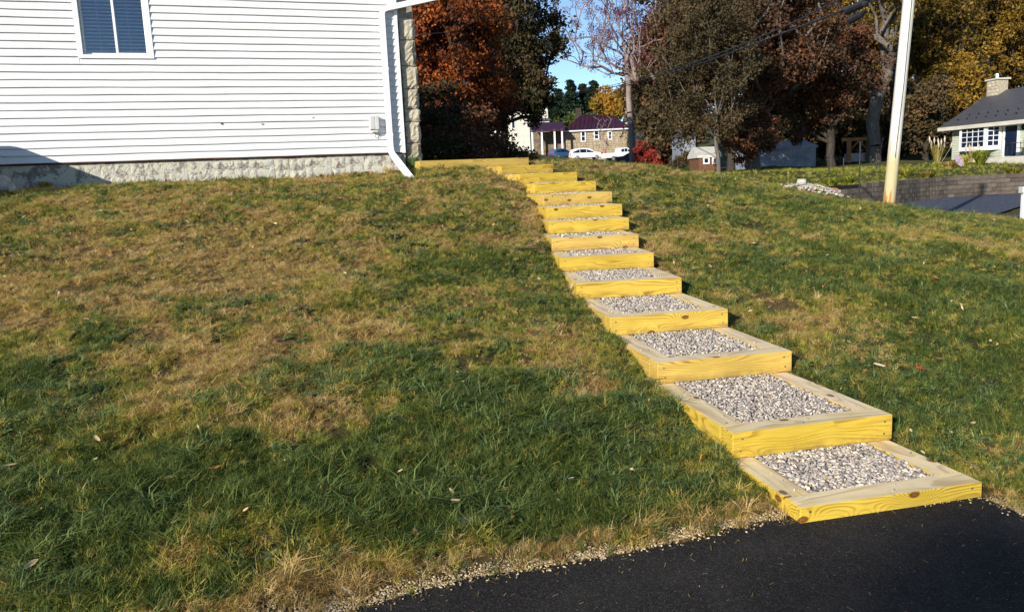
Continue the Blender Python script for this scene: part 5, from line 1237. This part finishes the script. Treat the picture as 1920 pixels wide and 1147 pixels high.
for xx in (a2 - .75, a2 + .75): m = MB(); m.tube([(xx, 0, .6), (xx, 0, zt - zg)], .02, 5); m.build('chain', M['grey_metal'], e)
for i, (px, top, bot, Y) in enumerate(((1555, 290, 328, 40), (1582, 296, 328, 41), (1644, 291, 326, 41))):
    a, zt = X(px, top, Y); zg = gz(a, Y); m = MB(); m.tube([(0, 0, -.1), (0, 0, zt - zg)], .035, 6); o = m.build('fence_post', M['black']); o.location = (a, Y, zg)
    tag(o, ['leftmost black post by the shaded garage', 'middle black post below the swing frame', 'black post just left of the utility pole'][i], 'post', 'black fence posts in the yard')
a, zt = X(1613, 268, 22); zg = gz(a, 22); m = MB(); m.tube([(0, 0, -.2), (0, 0, zt - zg)], .02, 6); m.box(-.05, .05, -.02, .02, zt - zg + .001, zt - zg + .04); o = m.build('thin_pole', M['black']); o.location = (a, 22, zg); tag(o, 'thin black rod standing behind the lawn ridge left of the utility pole', 'rod')
p = P(1916, 400, 12.6); zg = gz(p[0], p[1]); zt = P(1916, 350, 12.6)[2]
e = empty('meter_post', (p[0] + .02, 12.6, zg), 'pale post with a small grey box at the right edge of the lawn', 'post')
m = MB(); m.box(-.03, .03, -.03, .03, -.2, zt - zg - .1); m.build('post', M['trim'], e); m = MB(); m.box(-.06, .06, -.05, .05, zt - zg - .098, zt - zg + .0); m.build('box', M['box_grey'], e)
p = P(1793, 307, 43.5); m = MB(); m.add([(0, 0, .0), (.55, .1, -.3), (.35, .15, .35), (-.1, .05, .5)], [(0, 1, 2, 3)]); m.add([(0, .02, .0), (.55, .12, -.3), (.35, .17, .35), (-.1, .07, .5)], [(3, 2, 1, 0)]); o = m.build('garden_flag', M['lavender'], fix=False); o.location = p; tag(o, 'small faded pink garden flag among the perennials', 'flag')

# ------------------------------------------------------------------ utility pole and cables
YP = 15.0; pb = P(1666, 388, YP); pt = P(1704.5, -2, YP); zg = gz(pb[0], YP); dirv = (pt - pb) / np.linalg.norm(pt - pb)
up = empty('utility_pole', tuple(pb), 'pale weathered utility pole leaning right behind the lawn ridge', 'utility pole')
rotq = Vector((0, 0, 1)).rotation_difference(Vector(dirv))
m = MB(); m.tube([(0, 0, -.8), (0, 0, 0), (0, 0, 4), (0, 0, 8.6)], [.108, .106, .100, .088], 20); po = m.build('pole_shaft', M['pole'], up, smooth=False); po.rotation_mode = 'QUATERNION'; po.rotation_quaternion = rotq
m = MB(); m.tube([(-.02, -.109, .9), (.01, -.106, 2.2), (.0, -.104, 4), (.0, -.098, 8.3)], .006, 5); o = m.build('ground_wire', M['cable'], up); o.rotation_mode = 'QUATERNION'; o.rotation_quaternion = rotq
for p in po.data.polygons: p.use_smooth = len(p.vertices) == 4
m = MB(); m.box(-.75, .75, -.16, -.09, 7.9, 8.02); o = m.build('crossarm', M['bark'], up); o.rotation_mode = 'QUATERNION'; o.rotation_quaternion = rotq
def cable(label, pts, rad, group='overhead cables'):
    q = [P(*p) for p in pts]; c0 = q[0]; fine = []
    for i in range(len(q) - 1):
        for k in range(6):
            t = k / 6; p0_ = q[max(i - 1, 0)]; p1_ = q[i]; p2_ = q[i + 1]; p3_ = q[min(i + 2, len(q) - 1)]
            fine.append(.5 * ((2 * p1_) + (-p0_ + p2_) * t + (2 * p0_ - 5 * p1_ + 4 * p2_ - p3_) * t * t + (-p0_ + 3 * p1_ - 3 * p2_ + p3_) * t ** 3) - c0)
    fine.append(q[-1] - c0); m = MB(); m.tube(fine, rad, 6); o = m.build('overhead_cable', M['cable']); o.location = c0; tag(o, label, 'cable', group); return o
cable('upper black cable running from the top right down behind the trees', [(1700, -40, 15), (1575, 0, 17), (1480, 46, 20), (1390, 84, 25), (1300, 118, 31), (1240, 136, 37), (1180, 152, 45), (1120, 166, 54), (1040, 178, 64)], .016)
cable('lower twisted black cable carrying the splice case', [(1700, -12, 15.2), (1630, 4, 16.4), (1590, 16, 17.2), (1545, 34, 18.4), (1480, 58, 20.6), (1390, 92, 25.5), (1300, 124, 31.5), (1240, 141, 37.5), (1180, 156, 45.5), (1120, 169, 54.5), (1040, 180, 64)], .022)
cable('thin wire crossing the dark oak towards the house', [(760, 66, 14.5), (830, 62, 22), (905, 58, 32), (985, 32, 48), (1060, -5, 70)], .009)
cable('thin wire low across the dark oak', [(760, 110, 18), (860, 108, 28), (960, 106, 40), (1030, 104, 52)], .009)
c1 = P(1587, 17, 17.2); c2 = P(1627, -2, 16.4)
e = empty('splice_case', tuple(c1), 'black cable splice case hanging from the overhead cable left of the pole', 'cable box'); v = c2 - c1
m = MB(); m.tube([v * -.02 + [0, 0, -.05], v * .06 + [0, 0, -.06], v * .9 + [0, 0, -.06], v + [0, 0, -.05]], [.03, .085, .085, .03], 10); m.build('case_body', M['cable'], e)
m = MB(); m.tube([v * .05 + [0, 0, -.24], v * .2 + [0, 0, -.27], v * .7 + [0, 0, -.25], v * .95 + [0, 0, -.20]], [.02, .07, .07, .02], 8); m.build('slack_loop', M['cable'], e)
for t in (.2, .45, .75): m = MB(); m.tube([v * t + [0, -.09, .06], v * t + [0, -.09, -.15]], .007, 5); m.build('hanger', M['grey_metal'], e)

# ------------------------------------------------------------------ parked cars
def car(name, label, cat, Y, px0, px1, py_roof, zground, paintm, kind, facing=1, yaw=0.0):
    """side view facing right when facing=1. body profile in metres, x along, z up"""
    prof = {'van': ([(-2.45, .35), (-2.48, .75), (-2.38, 1.15), (-2.15, 1.62), (-1.6, 1.74), (-.4, 1.76), (.5, 1.66), (1.25, 1.18), (2.1, 1.0), (2.42, .78), (2.48, .35)],
                    [(-2.18, 1.15), (-2.0, 1.52), (-1.5, 1.62), (.45, 1.56), (1.1, 1.16), (.9, 1.08), (-2.1, 1.08)], 1.74, 1.9),
            'hatch': ([(-2.1, .35), (-2.15, .8), (-1.95, 1.1), (-1.6, 1.5), (-.9, 1.6), (0, 1.58), (.9, 1.1), (1.8, .92), (2.1, .7), (2.12, .35)],
                      [(-1.75, 1.08), (-1.5, 1.4), (-.9, 1.5), (-.05, 1.48), (.75, 1.08)], 1.6, 1.75),
            'sedan': ([(-2.4, .35), (-2.42, .8), (-2.3, .98), (-1.5, 1.05), (-.75, 1.42), (.2, 1.45), (1.05, 1.02), (2.1, .85), (2.38, .65), (2.4, .35)],
                      [(-1.35, 1.04), (-.72, 1.34), (.15, 1.36), (.88, 1.02)], 1.45, 1.8),
            'pickup': ([(-2.7, .45), (-2.72, 1.1), (-.7, 1.12), (-.6, 1.75), (.5, 1.78), (1.15, 1.2), (2.5, 1.08), (2.7, .8), (2.7, .45)],
                       [(-.5, 1.2), (-.45, 1.62), (.42, 1.64), (.95, 1.2)], 1.78, 1.9)}[kind]
    body, glass, hgt, wid = prof; L = body[-1][0] - body[0][0]
    xc = float((at(px0, py_roof, Y)[0] + at(px1, py_roof, Y)[0]) / 2)
    e = empty(name, (xc, Y, zground), label, cat, 'cars parked by the stone bungalow', yaw if facing > 0 else math.pi + yaw)
    def shell(poly, hw, taper=.16, ys=(-1, 1), gap=0):
        V = []; n = len(poly)
        for s in (-1, -.92, .92, 1):
            for x, z in poly:
                k = max(0, (z - .95)) * taper; inset = 1 - k
                e_ = .985 if abs(s) == 1 else 1.0
                V.append((x * (1 if abs(s) < 1 else .99), s * hw * inset + 0, z if abs(s) < 1 else z * e_ + .008))
        F = [tuple(range(n)), tuple(range(3 * n, 4 * n))[::-1]]
        for r_ in range(3):
            for i in range(n): j = (i + 1) % n; F.append((r_ * n + i, r_ * n + j, (r_ + 1) * n + j, (r_ + 1) * n + i))
        return V, F
    hw = wid / 2; m = MB(); V, F = shell(body, hw); m.add(V, F); m.build('body', M[paintm], e)
    for s in (-1, 1):   # side glass in separate lights
        gx = sorted(p[0] for p in glass); xmin, xmax = gx[0], gx[-1]; cuts = [xmin, xmin + (xmax - xmin) * .34, xmin + (xmax - xmin) * .66, xmax]
        top = lambda x: np.interp(x, [p[0] for p in sorted(glass) if p[1] > min(q[1] for q in glass) + .02] or [0], [p[1] for p in sorted(glass) if p[1] > min(q[1] for q in glass) + .02] or [1])
        zb_ = min(p[1] for p in glass)
        for k in range(3):
            a, b = cuts[k] + .04, cuts[k + 1] - .04; za, zb2 = top(a), top(b); mid_ = (a + b) / 2
            if kind == 'sedan' or kind == 'pickup' or kind == 'hatch':
                za = np.interp(a, [glass[0][0], glass[1][0], glass[-2][0], glass[-1][0]], [zb_ + .03, glass[1][1], glass[-2][1], zb_ + .03]); zb2 = np.interp(b, [glass[0][0], glass[1][0], glass[-2][0], glass[-1][0]], [zb_ + .03, glass[1][1], glass[-2][1], zb_ + .03])
            yy = lambda z: s * (hw * (1 - max(0, z - .95) * .16) + .012)
            m = MB(); m.add([(a, yy(zb_), zb_), (b, yy(zb_), zb_), (b, yy(zb2), zb2), (a, yy(za), za)] + [(a, yy(zb_) - s * .05, zb_), (b, yy(zb_) - s * .05, zb_), (b, yy(zb2) - s * .05, zb2), (a, yy(za) - s * .05, za)], [(0, 1, 2, 3), (4, 7, 6, 5), (0, 4, 5, 1), (1, 5, 6, 2), (2, 6, 7, 3), (3, 7, 4, 0)]); m.build('side_window', M['glass'], e)
        for x in (-L * .30, L * .31):
            m = MB(); m.tube([(x, s * (hw - .19), .33), (x, s * (hw + .015), .33)], .33, 18); w = m.build('wheel', M['tyre'], e)
            m = MB(); m.tube([(x, s * (hw + .0155), .33), (x, s * (hw + .03), .33)], [.22, .18], 14); m.build('rim', M['rim'], w)
    for s in (-1, 1):
        x0_ = body[1][0]; zt_ = body[1][1]; m = MB(); m.box(x0_ - .03, x0_ + .12, s * hw * .72 - .16, s * hw * .72 + .16 + .0, zt_ - .02, zt_ + .22); m.build('taillight', M['red_lamp'], e)
        x1_ = body[-2][0]; m = MB(); m.box(x1_ - .18, x1_ + .04, s * hw * .72 - .16, s * hw * .72 + .16, body[-2][1] - .08, body[-2][1] + .08); m.build('headlight', M['clear_lamp'], e)
    # windscreen and rear glass
    i1 = max(range(len(body) - 1), key=lambda i: (body[i][1] - body[i + 1][1]) if body[i][0] > 0 or body[i + 1][0] > 0 else -1)
    a, b = body[i1], body[i1 + 1]; m = MB(); t0, t1 = .08, .92; pa = (a[0] + (b[0] - a[0]) * t0 + .012, a[1] + (b[1] - a[1]) * t0 + .012); pb_ = (a[0] + (b[0] - a[0]) * t1 + .012, a[1] + (b[1] - a[1]) * t1 + .012)
    m.add([(pa[0], -hw * .74, pa[1]), (pa[0], hw * .74, pa[1]), (pb_[0], hw * .82, pb_[1]), (pb_[0], -hw * .82, pb_[1])], [(0, 1, 2, 3)]); m.build('windscreen', M['glass'], e, fix=False)
    return e
def zunder(px, py_roof, Y, h): return float(at(px, py_roof, Y)[2]) - h
car('parked_minivan', 'white minivan parked in front of the stone bungalow', 'car', 125, 1068, 1127, 278, zunder(1098, 278, 125, 1.76), 'car_white', 'van', 1, .12)
car('parked_hatchback', 'blue hatchback parked left of the white minivan', 'car', 128, 1034, 1074, 279, zunder(1050, 279, 128, 1.6), 'car_blue', 'hatch', 1, .5)
car('parked_pickup', 'white pickup truck half hidden behind the dark sedan', 'car', 112, 1142, 1190, 277, zunder(1168, 277, 112, 1.78), 'car_white', 'pickup', 1, .25)
car('parked_sedan', 'dark navy sedan parked in front of the pale tree trunk', 'car', 98, 1155, 1228, 285.5, zunder(1190, 285.5, 98, 1.45), 'car_navy', 'sedan', 1, -.05)
# leafless multi-stem sapling before the bungalow
b = gp(1135, 122); Cp = crown_points(60, (2.6, 2, 3.0), .2, 1.6, 77) + b + np.array([0, 0, 4.5]); e = empty('bare_sapling', tuple(b), 'pale leafless small tree in front of the bungalow wall', 'tree')
V, F = frusta(grow(b, tuple(b + np.array([.3, 0, 3.6])), Cp, .12, seed=78, tip=.03), 5); npmesh('trunk', V - b, F, M['bark_pale'], e)
# street-side utility pole far behind

_c, _s = math.cos(WRZ), math.sin(WRZ)
def house_pt(x, y): q = (WA[0] + x * _c - y * _s, WA[1] + x * _s + y * _c); return np.array([q[0], q[1], gz(*q)])
clump('weed_clump', 'grey-green weeds growing against the foot of the stone pier', 'plant', house_pt(SC + .12, -.02), 120, .30, .22, 'weed', .007, 0, .5)
clump('weed_clump', 'dry weeds beside the kick-out of the downspout', 'plant', house_pt(SC - .32, -.12), 60, .16, .2, 'grass_dry', .005, 0, .6)
clump('weed_clump', 'small weeds at the foot of the foundation in the shade at far left', 'plant', house_pt(.5, -.1), 80, .16, .25, 'grass_olive', .006, 0, .6)
def drift():
    V = []; F = []; mi = []; src = leaf_mesh('oval')
    for i in range(150):
        x = SC - .1 - abs(rng.normal(0, 1.2)) if i < 110 else rng.uniform(.2, 4); y = -.05 - abs(rng.normal(0, .10)); p = house_pt(x, y); r_ = rng.uniform(.02, .04); Mx = Matrix.Rotation(rng.uniform(0, 6.28), 3, 'Z') @ Matrix.Rotation(rng.normal(0, .6), 3, 'X') @ Matrix.Rotation(rng.normal(0, .6), 3, 'Y'); b = len(V)
        for v in src.v: w = Mx @ (Vector(v) * r_); V.append((p[0] + w.x, p[1] + w.y, p[2] + .035 + w.z))
        c_ = rng.choice(3, p=[.4, .4, .2])
        for f in src.f: F.append([q + b for q in f]); mi.append(c_)
    tag(npmesh('leaf_drift', np.array(V), np.array(F), [M['dead_tan'], M['dead_brown'], M['dead_orange']], midx=np.array(mi)), kind='stuff')
drift()
# stray stones kicked from the gravel onto the timbers
def strays():
    Ps = []
    for k, (x, y, th) in enumerate(ST[:7]):
        for _ in range(9 if k < 4 else 4):
            lx = rng.uniform(.02, Wd - .02); ly = rng.choice([rng.uniform(.03, .13), rng.uniform(.15, .45)]); lx = lx if ly < .135 else rng.choice([rng.uniform(.03, .13), rng.uniform(Wd - .13, Wd - .03)])
            Ps.append((x + lx * math.cos(th) - ly * math.sin(th), y + lx * math.sin(th) + ly * math.cos(th), zs(k) + .004))
    tag(stones(np.array(Ps), rng.uniform(.004, .0085, len(Ps)), M['gravel'], 'stray_gravel'), kind='stuff')
strays()
